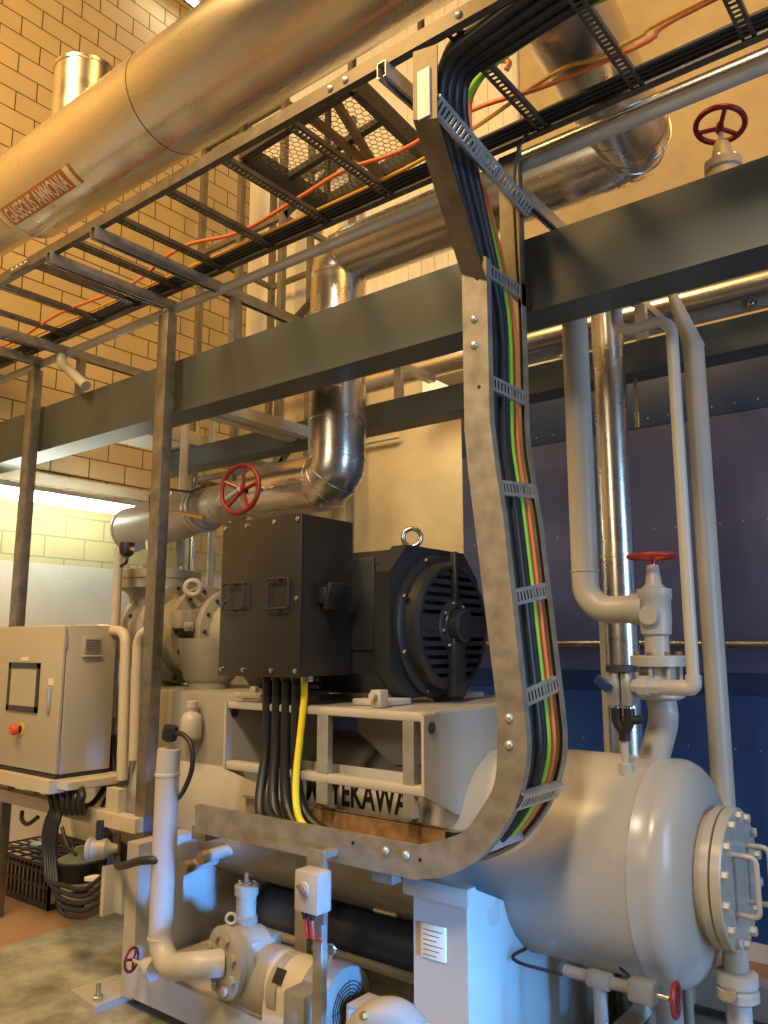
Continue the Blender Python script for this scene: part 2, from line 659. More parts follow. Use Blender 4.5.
# ------------------------------------------------------------------ painted steel beams
def channel_beam(name, x0, x1, y, z0, z1, d, label, group, t=0.014):
    r = [(y, z0), (y + d, z0), (y + d, z0 + t), (y + t, z0 + t), (y + t, z1 - t), (y + d, z1 - t), (y + d, z1), (y, z1)]
    g = G().quadloop([[(x, a, b) for a, b in r] for x in (x0, x1)])
    # root radius line along the lower flange
    g.box(x0, x1, y - 0.006, y, z0, z0 + 0.014)
    return tag(g.build(name, BEAM, smooth=False), label, 'beam', group)


channel_beam('steel_beam', -6.99, 1.2, 2.955, 3.018, 3.36, 0.20, 'large grey painted steel beam crossing the whole photo in front of the tall insulated pipe', 'painted roof beams')
channel_beam('steel_beam', -5.92, 1.6, 4.2, 3.095, 3.27, 0.18, 'farther painted steel beam running along the top of the blue housing', 'painted roof beams')
for px, w, lab in ((232, 0.09, 'short cream cross beam between the two long beams, right of the tall post'),
                   (206, 0.08, 'short cream cross beam between the two long beams, nearest the tall post')):
    p = aZ(px, 420, 3.10)
    tag(G().box(p.x - w / 2, p.x + w / 2, 3.17, 4.19, 3.12, 3.20).build('cross_beam', CREAM, smooth=False), lab, 'beam', 'cream cross beams')
tag(G().box(-5.9, -5.45, 3.3, 6.19, 3.30, 3.42, 0.01).build('duct', CREAM, smooth=False), 'flat duct running back under the beams toward the back wall at left', 'duct')
tag(G().box(-6.99, -5.3, 3.62, 3.74, 3.36, 3.52, 0.0).build('support_beam', BEAM, smooth=False), 'dark short support beam against the left block wall above the lamp', 'beam')


# ================================================================== MAIN VESSEL
VY, VZ, VR = 3.4, 0.716, 0.424
t = thing('pressure_vessel', 'big grey horizontal pressure vessel with a bolted end cover at lower right', 'vessel', (-2.2, VY, 0))
AX = (1, 0, 0)
XS = -1.235
prof = [(0.02, -2.72), (0.16, -2.70), (0.30, -2.62), (0.39, -2.52), (VR, -2.40), (VR, XS + 2.2), (VR + 0.002, XS + 2.2 + 0.002), (VR + 0.002, XS + 2.208), (VR, XS + 2.211)]
HB = 2.2 - 1.165
for k in range(9):
    a = k / 8 * pi / 2
    prof.append((0.22 + (VR - 0.22) * math.cos(a), HB + 0.115 * math.sin(a)))
prof.append((0.02, HB + 0.116))
xe = prof[-1][1]
G().lathe((-2.2, VY, VZ), AX, prof, 72).build('shell', GREY, t)
XF = -0.99
RF = 0.258
G().lathe((XF, VY, VZ), AX, [(0.232, -0.10), (0.236, -0.08), (0.236, -0.036), (RF, -0.034), (RF, -0.006), (RF - 0.004, -0.004), (0.24, -0.003)], 64).build('flange_ring', GREY, t)
G().lathe((XF, VY, VZ), AX, [(0.24, 0.001), (RF, 0.003), (RF, 0.034), (RF - 0.006, 0.04), (0.01, 0.04)], 64).build('end_cover', GREY, t)
flange_bolts(t, (XF + 0.04, VY, VZ), AX, RF - 0.028, 14, GREYL, 0.019, 0.022, 0.2)
for dy in (-0.09, 0.10):
    x = XF + 0.04
    G().tube([(x - 0.002, VY + dy, VZ + 0.105), (x + 0.085, VY + dy, VZ + 0.105), (x + 0.085, VY + dy, VZ - 0.105), (x - 0.002, VY + dy, VZ - 0.105)], 0.0105, 12, 0.025).build('handle', GREYL, t)
# saddles
def saddle(xc, w, yf, lab=None, base=FZ, ztop=0.70):
    g = G()
    ring = [(yf, base), (2 * VY - yf, base), (2 * VY - yf, 0.42)]
    for k in range(13):
        a = math.radians(-18 - k * (180 - 36) / 12)
        ring.append((VY + (VR + 0.004) * math.cos(a), VZ + (VR + 0.004) * math.sin(a)))
    ring += [(yf, ztop)]
    g.quadloop([[(xx, y, z) for y, z in ring] for xx in (xc - w / 2, xc + w / 2)])
    return g.build('saddle', GREY, t, lab, smooth=False)


sL = saddle(-3.76, 0.10, 2.64, None, FZ + 0.035, 0.58)
sR = saddle(-1.88, 0.25, 2.72)
g = G().box(-2.03, -1.725, 2.68, 2.74, 0.63, 0.70, 0.006)
g.build('wear_plate', GREY, t)
p = aY(434, 942, 2.72)
np_ = G().box(p.x - 0.058, p.x + 0.058, 2.712, 2.721, p.z - 0.062, p.z + 0.062, 0.002).build('nameplate', PAPER, t, 'cream data plate')
for k in range(6):
    G().box(p.x - 0.045, p.x + 0.045 - 0.014 * (k % 3), 2.711, 2.713, p.z + 0.04 - k * 0.018, p.z + 0.0425 - k * 0.018).build('printed_line', INK, np_, smooth=False)
# stub nozzles in front
for a, b in (((184, 868), (205, 862)), ((201, 858), (222, 850))):
    p0, p1 = aY(*a, 2.84), aC(*b, VY, VZ, VR - 0.01)
    p1 = Vector((p0.x + 0.0, 3.05, p0.z + 0.005))
    nz_ = G().cyl(p0, p1, 0.030, 16).build('nozzle', GREYL, t)
    d = (p1 - p0).normalized()
    G().lathe(p0 - d * 0.005, d, [(0.012, 0.004), (0.021, 0.0), (0.033, 0.0), (0.033, 0.05), (0.028, 0.055)], 16).build('union_nut', BRASS, nz_)
p = aY(392, 914, 2.98)
sg = G().cyl((p.x - 0.10, 2.985, p.z), (p.x + 0.03, 2.985, p.z), 0.014, 12)
sg.build('sight_fitting', STEEL, t)
# ------------------------------------------------------------------ skid
t = thing('skid_frame', 'grey steel skid frame under the machine with a bolted foot plate', 'frame', (-2.6, 2.7, FZ))
SK0, SK1 = FZ + 0.06, FZ + 0.21
def skid_chan(x0, x1, y0, y1):
    return G().quadloop([[(x, a, b) for a, b in ((y0, SK0), (y1, SK0), (y1, SK0 + 0.02), (y0 + 0.02, SK0 + 0.02), (y0 + 0.02, SK1 - 0.02), (y1, SK1 - 0.02), (y1, SK1), (y0, SK1))] for x in (x0, x1)])
skid_chan(-3.74, -1.0, 2.62, 2.75).build('front_rail', GREY, t, smooth=False)
skid_chan(-3.74, -1.0, 4.3, 4.42).build('back_rail', GREY, t, smooth=False)
for x in (-3.2, -2.35, -1.5):
    G().box(x - 0.05, x + 0.05, 2.75, 4.3, SK0 + 0.005, SK1 - 0.006).build('cross_member', GREY, t, smooth=False)
G().box(-3.66, -2.1, 2.76, 3.1, SK1 - 0.005, SK1 + 0.006).build('deck_plate', GREY, t, smooth=False)
fp = [aZ(x, y, FZ) for x, y in ((70, 997), (95, 1015), (141, 996), (118, 981))]
G().prism([(p.x, p.y, FZ + 0.001) for p in fp], (0, 0, 0.035)).build('foot_plate', GREY, t, smooth=False)
p = aZ(98, 997, FZ + 0.05)
G().cyl((p.x, p.y, FZ + 0.03), (p.x, p.y, FZ + 0.11), 0.013, 10).bolt((p.x, p.y, FZ + 0.036), (0, 0, 1), 0.028, 0.022).build('anchor_bolt', STEEL, t)

# ================================================================== MOTOR FRAME
t = thing('motor_frame', 'grey welded frame holding the black motor above the vessel', 'frame', (-2.6, 2.75, 0.9))
def gusset(x):
    poly = [(2.75, 1.315), (4.05, 1.315), (4.05, 0.994), (3.80, 0.89)]
    for k in range(11):
        a = math.radians(24 + k * 132 / 10)
        poly.append((VY + (VR + 0.003) * math.cos(a), VZ + (VR + 0.003) * math.sin(a)))
    poly += [(3.0, 0.884), (2.75, 0.994)]
    return G().quadloop([[(xx, y, z) for y, z in poly] for xx in (x - 0.014, x)])
gusset(-1.97).build('end_plate', GREY, t, smooth=False)
gusset(-3.19).build('end_plate', GREY, t, smooth=False)
for x, y in ((-1.968, 2.80), (-3.188, 2.80)):
    G().lathe((x, y, 1.262), (1, 0, 0), [(0.012, -0.001), (0.012, 0.001), (0.024, 0.001), (0.024, 0.006), (0.012, 0.006)], 16).build('lifting_hole', DARKST, t)
G().box(-3.19, -1.985, 2.755, 2.84, 1.285, 1.322, 0.008).build('top_rail', GREYL, t)
G().box(-3.19, -1.985, 2.85, 4.04, 1.302, 1.320).build('deck_plate', GREY, t, smooth=False)
G().box(-3.19, -1.985, 2.755, 2.82, 0.99, 1.03, 0.008).build('lower_rail', GREYL, t)
for a, b in ((317, 328), (403, 414)):
    x0, x1 = aY(a, 760, 2.76).x, aY(b, 760, 2.76).x
    G().box(x0, x1, 2.758, 2.79, 0.90, 1.288).build('upright', GALVB, t, smooth=False)
# inner web and maker's plate
poly = [(-2.62, 1.30), (-2.08, 1.30), (-2.08, 1.14), (-2.22, 1.06), (-2.40, 1.04), (-2.62, 1.18)]
G().prism([(x, 3.10, z) for x, z in poly], (0, 0.014, 0)).build('inner_web', GREY, t, smooth=False)
for x in (-3.02, -2.90):
    G().box(x, x + 0.05, 2.95, 3.15, 1.05, 1.30).build('stiffener', GREY, t, smooth=False)
pa, pb = aY(282, 790, 2.90), aY(411, 812, 2.90)
pl = G().box(pa.x, pb.x, 2.90, 2.905, pb.z - 0.05, pb.z + 0.16).build('maker_plate', mat('plate_silver', (0.62, 0.62, 0.58), 0.4, 0.2, 0.04, 4), t, 'bright maker plate with black capital letters', smooth=False)
bm, x0, x1, y0, y1 = text_mesh('MAYEKAWA', 1.0, 0.028)
wL = aY(306, 800, 2.897).x
wR = aY(409, 815, 2.897).x
zb = pb.z - 0.022
sx = (wR - wL) / (x1 - x0)
sz = 0.125 / (y1 - y0)
for v in bm.verts:
    v.co = Vector((wL + (v.co.x - x0) * sx, 2.8985, zb + (v.co.y - y0) * sz))
g = G()
g.bm = bm
g.build('plate_letters', INK, pl, smooth=False)

# ================================================================== ELECTRIC MOTOR
MY, MZ = 3.4, 1.694
t = thing('electric_motor', 'big black electric motor with slotted fan cover and large terminal box', 'motor', (-2.7, MY, 1.32))
def octa(x0, x1, h, c, bot=None):
    bot = h if bot is None else bot
    r = [(-h + c, -bot), (h - c, -bot), (h, -bot + c), (h, h - c), (h - c, h), (-h + c, h), (-h, h - c), (-h, -bot + c)]
    return G().quadloop([[(x, MY + a, MZ + b) for a, b in r] for x in (x0, x1)])
octa(-3.42, -2.44, 0.375, 0.10, 0.33).build('housing', BLACKP, t, smooth=False)
octa(-2.44, -2.345, 0.395, 0.14, 0.345).build('end_shield', BLACKP, t, smooth=False)
G().lathe((-2.345, MY, MZ), AX, [(0.362, -0.002), (0.362, 0.022), (0.345, 0.03), (0.31, 0.034)], 64).build('shield_ring', BLACKP, t)
flange_bolts(t, (-2.322, MY, MZ), AX, 0.345, 8, BLACKP, 0.017, 0.02, 0.39)
for k in range(14):
    z = MZ + 0.30 - k * 0.046
    pass
# louvres on the side next to the terminal box
g = G()
for k in range(18):
    z = MZ + 0.31 - k * 0.036
    g.box(-2.86, -2.80, MY - 0.39, MY - 0.37, z - 0.009, z + 0.009)
g.build('side_fins', BLACKP, t, smooth=False)
G().box(-2.80, -2.45, MY - 0.388, MY - 0.372, MZ - 0.12, MZ + 0.33, 0.006).build('side_cover', BLACKP, t)
fan = G().lathe((-2.34, MY, MZ), AX, [(0.322, -0.002), (0.322, 0.085), (0.305, 0.102), (0.285, 0.102), (0.285, 0.084), (0.30, 0.06), (0.30, -0.002)], 72).build('fan_cover', BLACKP, t)
xg = -2.34 + 0.088
G().lathe((-2.34, MY, MZ), AX, [(0.295, 0.02), (0.295, 0.03), (0.01, 0.03)], 48).build('grille_recess_dark', RUB, fan)  # black disc painted in for the shade inside the fan cover
g = G()
for k in range(-6, 7):
    z = k * 0.0435
    h = 0.012 if k else 0.03
    for sgn in (-1, 1):
        Lo = math.sqrt(max(0.29 ** 2 - z * z, 0))
        Li = math.sqrt(max(0.10 ** 2 - z * z, 0)) if abs(z) < 0.1 else 0.0
        Li = max(Li, 0.03)
        if Lo > Li:
            g.box(xg - 0.012, xg + 0.010, MY + sgn * Li, MY + sgn * Lo, MZ + z - h, MZ + z + h)
for sgn in (-1, 1):
    pts = [(0.29 * math.cos(math.radians(sgn * 90 + d)), 0.29 * math.sin(math.radians(sgn * 90 + d))) for d in range(-26, 27, 4)]
g.build('grille_bars', BLACKP, fan, smooth=False)
G().lathe((xg, MY, MZ), AX, [(0.135, -0.02), (0.135, 0.012), (0.12, 0.02), (0.10, 0.022), (0.095, 0.03), (0.01, 0.03)], 40).build('hub_plate', BLACKP, fan)
G().box(xg - 0.005, xg + 0.03, MY - 0.014, MY + 0.014, MZ + 0.08, MZ + 0.375, 0.004).build('guard_strap', BLACKP, fan)
G().box(xg - 0.005, xg + 0.045, MY - 0.052, MY + 0.052, MZ - 0.345, MZ, 0.006).build('guard_bracket', BLACKP, fan)
G().lathe((xg + 0.028, MY, MZ), AX, [(0.080, 0), (0.080, 0.045), (0.070, 0.055), (0.01, 0.056)], 32).build('hub_cap', BLACKP, fan)
flange_bolts(fan, (xg + 0.02, MY, MZ), AX, 0.115, 8, GALVB, 0.008, 0.008, 0.2)
ep = aY(412, 537, 3.4)
G().torus((ep.x, MY, MZ + 0.395 + 0.075), (0.6, -0.8, 0), 0.048, 0.013, 32, 10).cyl((ep.x, MY, MZ + 0.385), (ep.x, MY, MZ + 0.425), 0.02, 12).build('eye_bolt', STEEL, t, 'bright lifting eye bolt')
for x, y in ((-2.42, 3.04), (-2.42, 3.70), (-3.25, 3.04), (-3.25, 3.70)):
    G().box(x - 0.10, x + 0.10, y - 0.10, y + 0.10, 1.322, 1.352, 0.006).build('foot', GREYL, t)
    G().bolt((x, y - 0.05, 1.352), (0, 0, 1), 0.024, 0.03).build('foot_bolt', GREYL, t)
p = aY(378, 702, 2.88)
G().box(p.x - 0.03, p.x + 0.03, 2.86, 2.92, 1.322, 1.40, 0.006).cyl((p.x, 2.83, 1.375), (p.x, 2.88, 1.375), 0.016, 12).build('jacking_block', GREYL, t)
# terminal box
TX0, TX1, TY, TYB, TZ0, TZ1 = -3.145, -2.590, 2.65, 3.02, 1.452, 2.212
tb = G().box(TX0 + 0.005, TX1, TY + 0.014, TYB, TZ0 + 0.005, TZ1 - 0.005, 0.004).build('terminal_box', BOXB, t)
G().box(TX0, TX1 + 0.004, TY, TY + 0.012, TZ0, TZ1, 0.003).build('cover', BOXB, tb)
for i, z in enumerate((0.03, 0.36, 0.73)):
    for x in (TX0 + 0.025, TX1 - 0.022):
        G().lathe((x, TY, TZ0 + z), (0, -1, 0), [(0.012, -0.001), (0.011, 0.006), (0.004, 0.009)], 10).build('cover_screw', STEEL, tb)
for fx in (0.33, 0.68):
    for z in (TZ0 + 0.03, TZ1 - 0.03):
        G().lathe((TX0 + (TX1 - TX0) * fx, TY, z), (0, -1, 0), [(0.012, -0.001), (0.011, 0.006), (0.004, 0.009)], 10).build('cover_screw', STEEL, tb)
for a, b, c, d in ((226, 247, 583, 610), (270, 292, 578, 609)):
    p0, p1 = aY(a, d, TY), aY(b, c, TY)
    y = TY - 0.022
    g = G()
    g.tube([(p0.x, y, p0.z), (p0.x, y, p1.z), (p1.x, y, p1.z), (p1.x, y, p0.z), (p0.x, y, p0.z)], 0.006, 8, 0.012)
    xm = (p0.x + p1.x) / 2
    for z in (p0.z, p1.z):
        g.cyl((xm, TY + 0.002, z), (xm, y - 0.004, z), 0.009, 8)
    g.build('handle', BLACKP, tb)
q = aX(325, 597, TX1)
so = G().box(TX1, TX1 + 0.05, q.y - 0.05, q.y + 0.07, q.z - 0.035, q.z + 0.045, 0.006).build('socket_box', BLACKP, tb)
G().obox((TX1 + 0.062, q.y + 0.01, q.z + 0.0), (1, 0, -0.25), (0, 1, 0), (0.25, 0, 1), 0.01, 0.066, 0.062, 0.005).build('socket_flap', BLACKP, so)
for k in range(5):
    xx = TX0 + 0.24 + k * 0.066
    G().cyl((xx, 2.76, TZ0 - 0.02), (xx, 2.76, TZ0 + 0.01), 0.034, 14).build('cable_gland', BLACKP if k != 4 else STEEL, tb)

# ================================================================== VERTICAL CABLE LADDER
YN, YFAR = 2.55, 2.87
Lp = [(463, 250), (463, 300), (463, 430), (468, 470), (473.5, 515), (496, 700), (497, 751), (494, 784), (482, 807), (464, 831), (438, 841), (414, 843), (195, 805)]
Rp = [(488, 256), (488, 300), (488, 420), (496, 471), (503, 515), (523, 700), (527, 748), (522, 785), (508, 822), (480, 858), (446, 876), (414, 877), (195, 832)]
L3 = [aY(x, y, YN) for x, y in Lp]
R3 = [aY(x, y, YN) for x, y in Rp]
for a, b in ((L3, R3),):
    for i in (0, 1, 2):
        a[i].x, b[i].x = -1.622, -1.508
    a[11].z, b[11].z = a[12].z + 0.004, b[12].z + 0.004
def refine(P, i0, i1, sub=4):
    """smooth only the curved stretch between i0 and i1"""
    mid = smooth_path(P[i0:i1 + 1], sub)
    return P[:i0] + mid + P[i1 + 1:]
L3, R3 = refine(L3, 5, 11), refine(R3, 5, 11)


def ladder_rail(Lr, Rr, yoff, flange_dir, name, parent, m=GALV, t=0.004, fl=0.035):
    A = [p + Vector((0, yoff, 0)) for p in Lr]
    B = [p + Vector((0, yoff, 0)) for p in Rr]
    ring = []
    fd = Vector((0, flange_dir * fl, 0))
    td = Vector((0, flange_dir * t, 0))
    for a, b in zip(A, B):
        n = (b - a).normalized()
        ring.append([a, b, b + fd, b + fd - n * t, b + td - n * t, a + td + n * t, a + fd + n * t, a + fd])
    g = G()
    g.quadloop(ring)
    return g.build(name, m, parent)


def rung(g, p0, p1, w, n, hw=0.0235, depth=0.024, pitch_=0.026):
    """slotted strut: two lips with cross bars on the face side (n) and two side walls"""
    p0, p1 = Vector(p0), Vector(p1)
    d = (p1 - p0)
    Ln = d.length
    d.normalize()
    n = Vector(n)
    n = (n - d * n.dot(d)).normalized()
    w = d.cross(n).normalized()
    c = (p0 + p1) / 2
    for s in (-1, 1):
        g.obox(c + w * s * (hw - 0.006), d, w, n, Ln / 2, 0.006, 0.0012)
        g.obox(c + w * s * hw - n * depth / 2, d, w, n, Ln / 2, 0.0012, depth / 2)
    k = int(Ln / pitch_)
    for i in range(k + 1):
        q = p0 + d * (Ln * (i + 0.5) / (k + 1))
        g.obox(q, d, w, n, Ln / (k + 1) * 0.26, hw - 0.008, 0.0010)
    return g


t = thing('vertical_cable_ladder', 'galvanised cable ladder dropping vertically at centre and curving left beneath the motor', 'cable ladder', (-1.6, 2.7, 0.73))
ladder_rail(L3, R3, 0, 1, 'side_rail', t)
ladder_rail(L3, R3, YFAR - YN + 0.0, -1, 'side_rail', t)
# reducer pieces up to the overhead run
top_near = ([aY(413, 52, 2.1), aY(413, 120, 2.1), L3[0] + Vector((0, -0.006, -0.10))], [aY(437, 44, 2.1), aY(437, 118, 2.1), R3[0] + Vector((0, -0.006, -0.10))])
g = G()
rings = [[a, b, b + Vector((0.0, 0.005, 0)), a + Vector((0.0, 0.005, 0))] for a, b in zip(*top_near)]
g.quadloop(rings).build('riser_plate', GALV_SHADE, t, smooth=False)
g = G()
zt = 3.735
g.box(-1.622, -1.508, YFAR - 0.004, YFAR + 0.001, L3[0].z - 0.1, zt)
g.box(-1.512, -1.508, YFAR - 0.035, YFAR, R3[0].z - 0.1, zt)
g.build('riser_plate', GALV_SHADE, t, smooth=False)
stk = top_near
p = aY(425, 92, 2.097)
G().box(p.x - 0.03, p.x + 0.022, 2.092, 2.0985, p.z - 0.10, p.z + 0.09).build('sticker', PAPER, t, 'blank cream sticker', smooth=False)
rg = []
def ladder_rung(pa, pb, n, m=GALVB):
    g = rung(G(), pa, pb, None, n, 0.029, 0.028)
    g.build('rung', m, t, smooth=False)
ladder_rung(aY(436, 102, 2.105), aY(531, 212, 2.865), (0.75, 0, -0.6))
for y, yf in ((262, 300), (377, 392), (482, 478), (592, 572), (692, 676)):
    # point on the outer edge of the near rail at this height
    for i in range(len(R3) - 1):
        z = aY(500, y, YN).z
        if (R3[i].z - z) * (R3[i + 1].z - z) <= 0 and R3[i].x > -1.9:
            f = (z - R3[i].z) / (R3[i + 1].z - R3[i].z + 1e-9)
            p = R3[i].lerp(R3[i + 1], f)
            tn = (R3[i + 1] - R3[i]).normalized()
            nn = Vector((-tn.z, 0, tn.x))
            if nn.x < 0:
                nn = -nn
            sk = {482: 0.015, 592: 0.024, 692: 0.024}.get(y, 0)
            ladder_rung(p - nn * 0.006 + tn * sk + Vector((0, 0.006, 0)), p - nn * 0.006 - tn * sk + Vector((0, YFAR - YN - 0.006, 0)), nn)
            break
for x, y, nx in ((520, 806, (0.8, 0, -0.5)), (478, 858, (0.4, 0, -0.9)),):
    p = aY(x, y, YN)
    ladder_rung(p + Vector((0, 0.006, 0.006)), p + Vector((0, YFAR - YN - 0.006, 0.006)), nx)
for x in (-2.1, -2.5, -2.85):
    z = R3[-1].z + 0.012
    ladder_rung((x, YN + 0.006, z), (x, YFAR - 0.006, z), (0, 0, -1), GALV)
for x, y in ((474, 319), (474, 345), (509, 718), (509, 745), (386, 851), (406, 855)):
    p = aY(x, y, YN)
    G().lathe(p, (0, -1, 0), [(0.0165, -0.001), (0.0165, 0.004), (0.012, 0.010), (0.004, 0.013)], 14).build('bolt', GALVB, t)
for x, y in ((479, 387), (420, 860), (353, 843)):
    p = aY(x, y, YN)
    G().lathe(p, (0, -1, 0), [(0.008, -0.001), (0.008, 0.0006)], 12).build('bolt_hole', INK, t)
G().box(-2.66, -1.93, 2.835, 2.84, 0.775, 0.862).box(-2.66, -1.93, 2.835, 2.86, 0.858, 0.863).build('divider', RUST, t, 'brown rusty divider strip', smooth=False)
for x in (388, 205):
    p = aY(x, 862 if x > 300 else 835, 2.66)
    G().box(p.x - 0.05, p.x + 0.05, 2.62, 3.0, 0.675, 0.735).build('support_bracket', GALV, t, smooth=False)

# ================================================================== OVERHEAD CABLE LADDER
OZ, OY0, OY1 = 3.742, 2.1, 2.85
OX0, OX1 = -6.99, 0.9
t = thing('overhead_cable_ladder', 'wide galvanised cable ladder running overhead along the top of the photo', 'cable ladder', (-2.5, 2.1, OZ))
def crail(x0, x1, y, sg, h=0.060, fl=0.035, th=0.004):
    r = [(y, OZ), (y + sg * fl, OZ), (y + sg * fl, OZ + th), (y + sg * th, OZ + th), (y + sg * th, OZ + h - th), (y + sg * fl, OZ + h - th), (y + sg * fl, OZ + h), (y, OZ + h)]
    return G().quadloop([[(x, a, b) for a, b in r] for x in (x0, x1)])
xs_ = aY(28, 272, 2.1).x
crail(xs_, OX1, OY0, 1).build('side_rail', GALV_SHADE, t, smooth=False)
crail(OX0, xs_, OY0 + 0.006, 1).build('side_rail', GALV_SHADE, t, smooth=False)
crail(OX0, OX1, OY1 + 0.0, -1).build('side_rail', GALV_SHADE, t, smooth=False)
G().box(xs_ - 0.22, xs_ + 0.0, OY0 + 0.001, OY0 + 0.006, OZ + 0.01, OZ + 0.05).build('splice_plate', GALV_SHADE, t, smooth=False)
for k in range(4):
    G().bolt((xs_ - 0.03 - 0.05 * k, OY0 + 0.001, OZ + 0.03), (0, -1, 0), 0.010, 0.010).build('splice_bolt', GALVB, t)
k = 0
x = -0.15
while x > -6.9:
    if not (-1.85 < x < -1.7):
        rung(G(), (x, OY0 + 0.004, OZ + 0.016), (x, OY1 - 0.004, OZ + 0.016), None, (0, 0, -1)).build('rung', GALV_SHADE, t, smooth=False)
    x -= 0.412
for x in (460, 345, 330):
    p = aY(x, 100, 2.1)
    G().lathe((p.x, OY0, OZ + 0.03), (0, -1, 0), [(0.015, -0.001), (0.015, 0.004), (0.010, 0.010), (0.003, 0.012)], 12).build('rail_bolt', GALVB, t)

# struts below the ladder and posts
def strut(name, x, y0, y1, z1, label, group, m=GALV, w=0.041):
    z0 = z1 - 0.065
    r = [(x - w / 2, z0), (x - w / 2, z1), (x + w / 2, z1), (x + w / 2, z0), (x + w / 2 - 0.012, z0), (x + w / 2 - 0.012, z0 + 0.003),
         (x + w / 2 - 0.003, z0 + 0.003), (x + w / 2 - 0.003, z1 - 0.003), (x - w / 2 + 0.003, z1 - 0.003), (x - w / 2 + 0.003, z0 + 0.003), (x - w / 2 + 0.012, z0 + 0.003), (x - w / 2 + 0.012, z0)]
    g = G().quadloop([[(a, y, b) for a, b in r] for y in (y0, y1)])
    return tag(g.build(name, m, smooth=False), label, 'strut', group)
SZ = OZ - 0.001
xA = aZ(113, 281, SZ - 0.02).x
xB = aZ(165, 262, SZ - 0.02).x
xC = aZ(28, 338, SZ - 0.02).x
xD = aZ(20, 350, SZ - 0.02).x - 0.1
xE = aZ(528, 198, SZ - 0.02).x
strut('strut_channel', xA, 2.08, 2.93, SZ, 'slotted strut bolted to the top of the tall centre-left post', 'struts under the overhead ladder')
strut('strut_channel', xB, 2.08, 3.75, SZ, 'long slotted strut just right of the tall centre-left post', 'struts under the overhead ladder')
strut('strut_channel', xC, 2.08, 3.75, SZ, 'long slotted strut just right of the leftmost post', 'struts under the overhead ladder')
strut('strut_channel', xD, 2.08, 2.93, SZ, 'slotted strut bolted to the top of the leftmost post', 'struts under the overhead ladder')
strut('strut_channel', xE, 2.08, 3.75, SZ, 'slotted strut under the ladder beside the top of the vertical cable ladder', 'struts under the overhead ladder', GALVB)
def post(x, y, z0, z1, w, d, label):
    t = thing('support_post', label, 'post', (x, y, z0), 'galvanised posts carrying the cable ladder')
    r = [(-w / 2, -d / 2), (w / 2, -d / 2), (w / 2, d / 2), (-w / 2, d / 2)]
    G().box(x - w / 2, x + w / 2, y - d / 2, y + d / 2, z0, z1 - 0.05, 0.002).build('upright', GALVP, t)
    G().box(x - 0.012, x + 0.026, y - 0.022, y + 0.022, z1 - 0.09, z1).build('top_bracket', GALVP, t, smooth=False)
    G().lathe((x + 0.0, y - 0.022, z1 - 0.025), (0, -1, 0), [(0.012, 0), (0.012, 0.01), (0.004, 0.012)], 6).build('bolt', GALVB, t)
    return t
P2 = aY(160, 700, 2.86)
post(aZ(174, 306, 3.70).x, 2.86, aY(150, 838, 2.83).z, SZ - 0.066, 0.095, 0.07, 'tall galvanised post standing in front of the compressor, left of the black terminal box')
post(aZ(38, 362, 3.70).x, 2.88, FZ, SZ - 0.066, 0.095, 0.07, 'leftmost galvanised post, rising behind the beige control cabinet')
for xx, lab in ((xB + 0.02, 'short stub post standing on the large beam right of the tall post'), (xC + 0.02, 'short stub post standing on the large beam near the left edge')):
    g = G().box(xx - 0.02, xx + 0.03, 3.0, 3.05, 3.361, SZ - 0.066)
    g.box(xx - 0.05, xx + 0.06, 2.97, 3.1, 3.361, 3.368)
    tag(g.build('stub_post', GALV, smooth=False), lab, 'post', 'stub posts on the large beam')
g = G().box(xE - 0.02, xE + 0.03, 3.0, 3.05, 3.361, SZ - 0.066)
tag(g.build('stub_post', GALVB, smooth=False), 'short stub post on the large beam behind the vertical cable ladder', 'post', 'stub posts on the large beam')

tag(G().tube([(-6.9, 2.925, 3.695), (0.9, 2.925, 3.695)], 0.029, 14).build('conduit_pipe', GREYL), 'long straight grey conduit running just behind the overhead ladder', 'pipe')
tag(G().tube([(-1.9, 3.02, 3.80), (0.9, 3.02, 3.80)], 0.034, 14).build('clad_pipe', CLAD), 'slim shiny pipe running just above the grey conduit at top right', 'pipe')
yc_ = aX(62, 350, xC).y
tag(G().tube([(xC, yc_, SZ - 0.064), (xC, yc_, SZ - 0.13), aY(86, 386, yc_)], 0.035, 12, 0.12).build('bent_pipe', GREYL), 'short bent white pipe beside the stub post near the left edge', 'pipe')

# ================================================================== CABLES IN THE LADDERS
def inner_path(off):
    out = []
    for i in range(len(R3)):
        a = R3[max(i - 1, 0)]
        b = R3[min(i + 1, len(R3) - 1)]
        d = (b - a).normalized()
        n = Vector((-d.z, 0, d.x))
        if (L3[min(i, len(L3) - 1)] - R3[i]).dot(n) < 0:
            n = -n
        out.append(R3[i] + n * off)
    return out


def ladder_cable(m, r, top, yv, off, gl, name, label, group, zlo=None):
    """top: list of 3d points overhead; then down inside the vertical ladder at depth yv; gl: gland position or None"""
    P = list(top)
    ip = [p for p in inner_path(off) if p.x > -1.86 or p.z > 1.0]
    for p in ip[1:]:
        P.append(Vector((p.x, yv, p.z)))
    z = R3[-1].z + off
    if gl is None:
        P += [Vector((-2.1, yv, z)), Vector((-2.4, yv, z)), Vector((-2.52, yv, z))]
    else:
        P += [Vector((gl.x + 0.5, yv, z)), Vector((gl.x + 0.22, yv, z + 0.005)), Vector((gl.x + 0.05, (yv + gl.y) / 2, z + 0.10)),
              Vector((gl.x, gl.y, z + 0.34)), Vector((gl.x, gl.y, TZ0 - 0.05)), Vector((gl.x, gl.y, TZ0 - 0.02))]
    o = G().tube(smooth_path(P, 4), r, 12).build(name, m)
    return tag(o, label, 'cable', group)


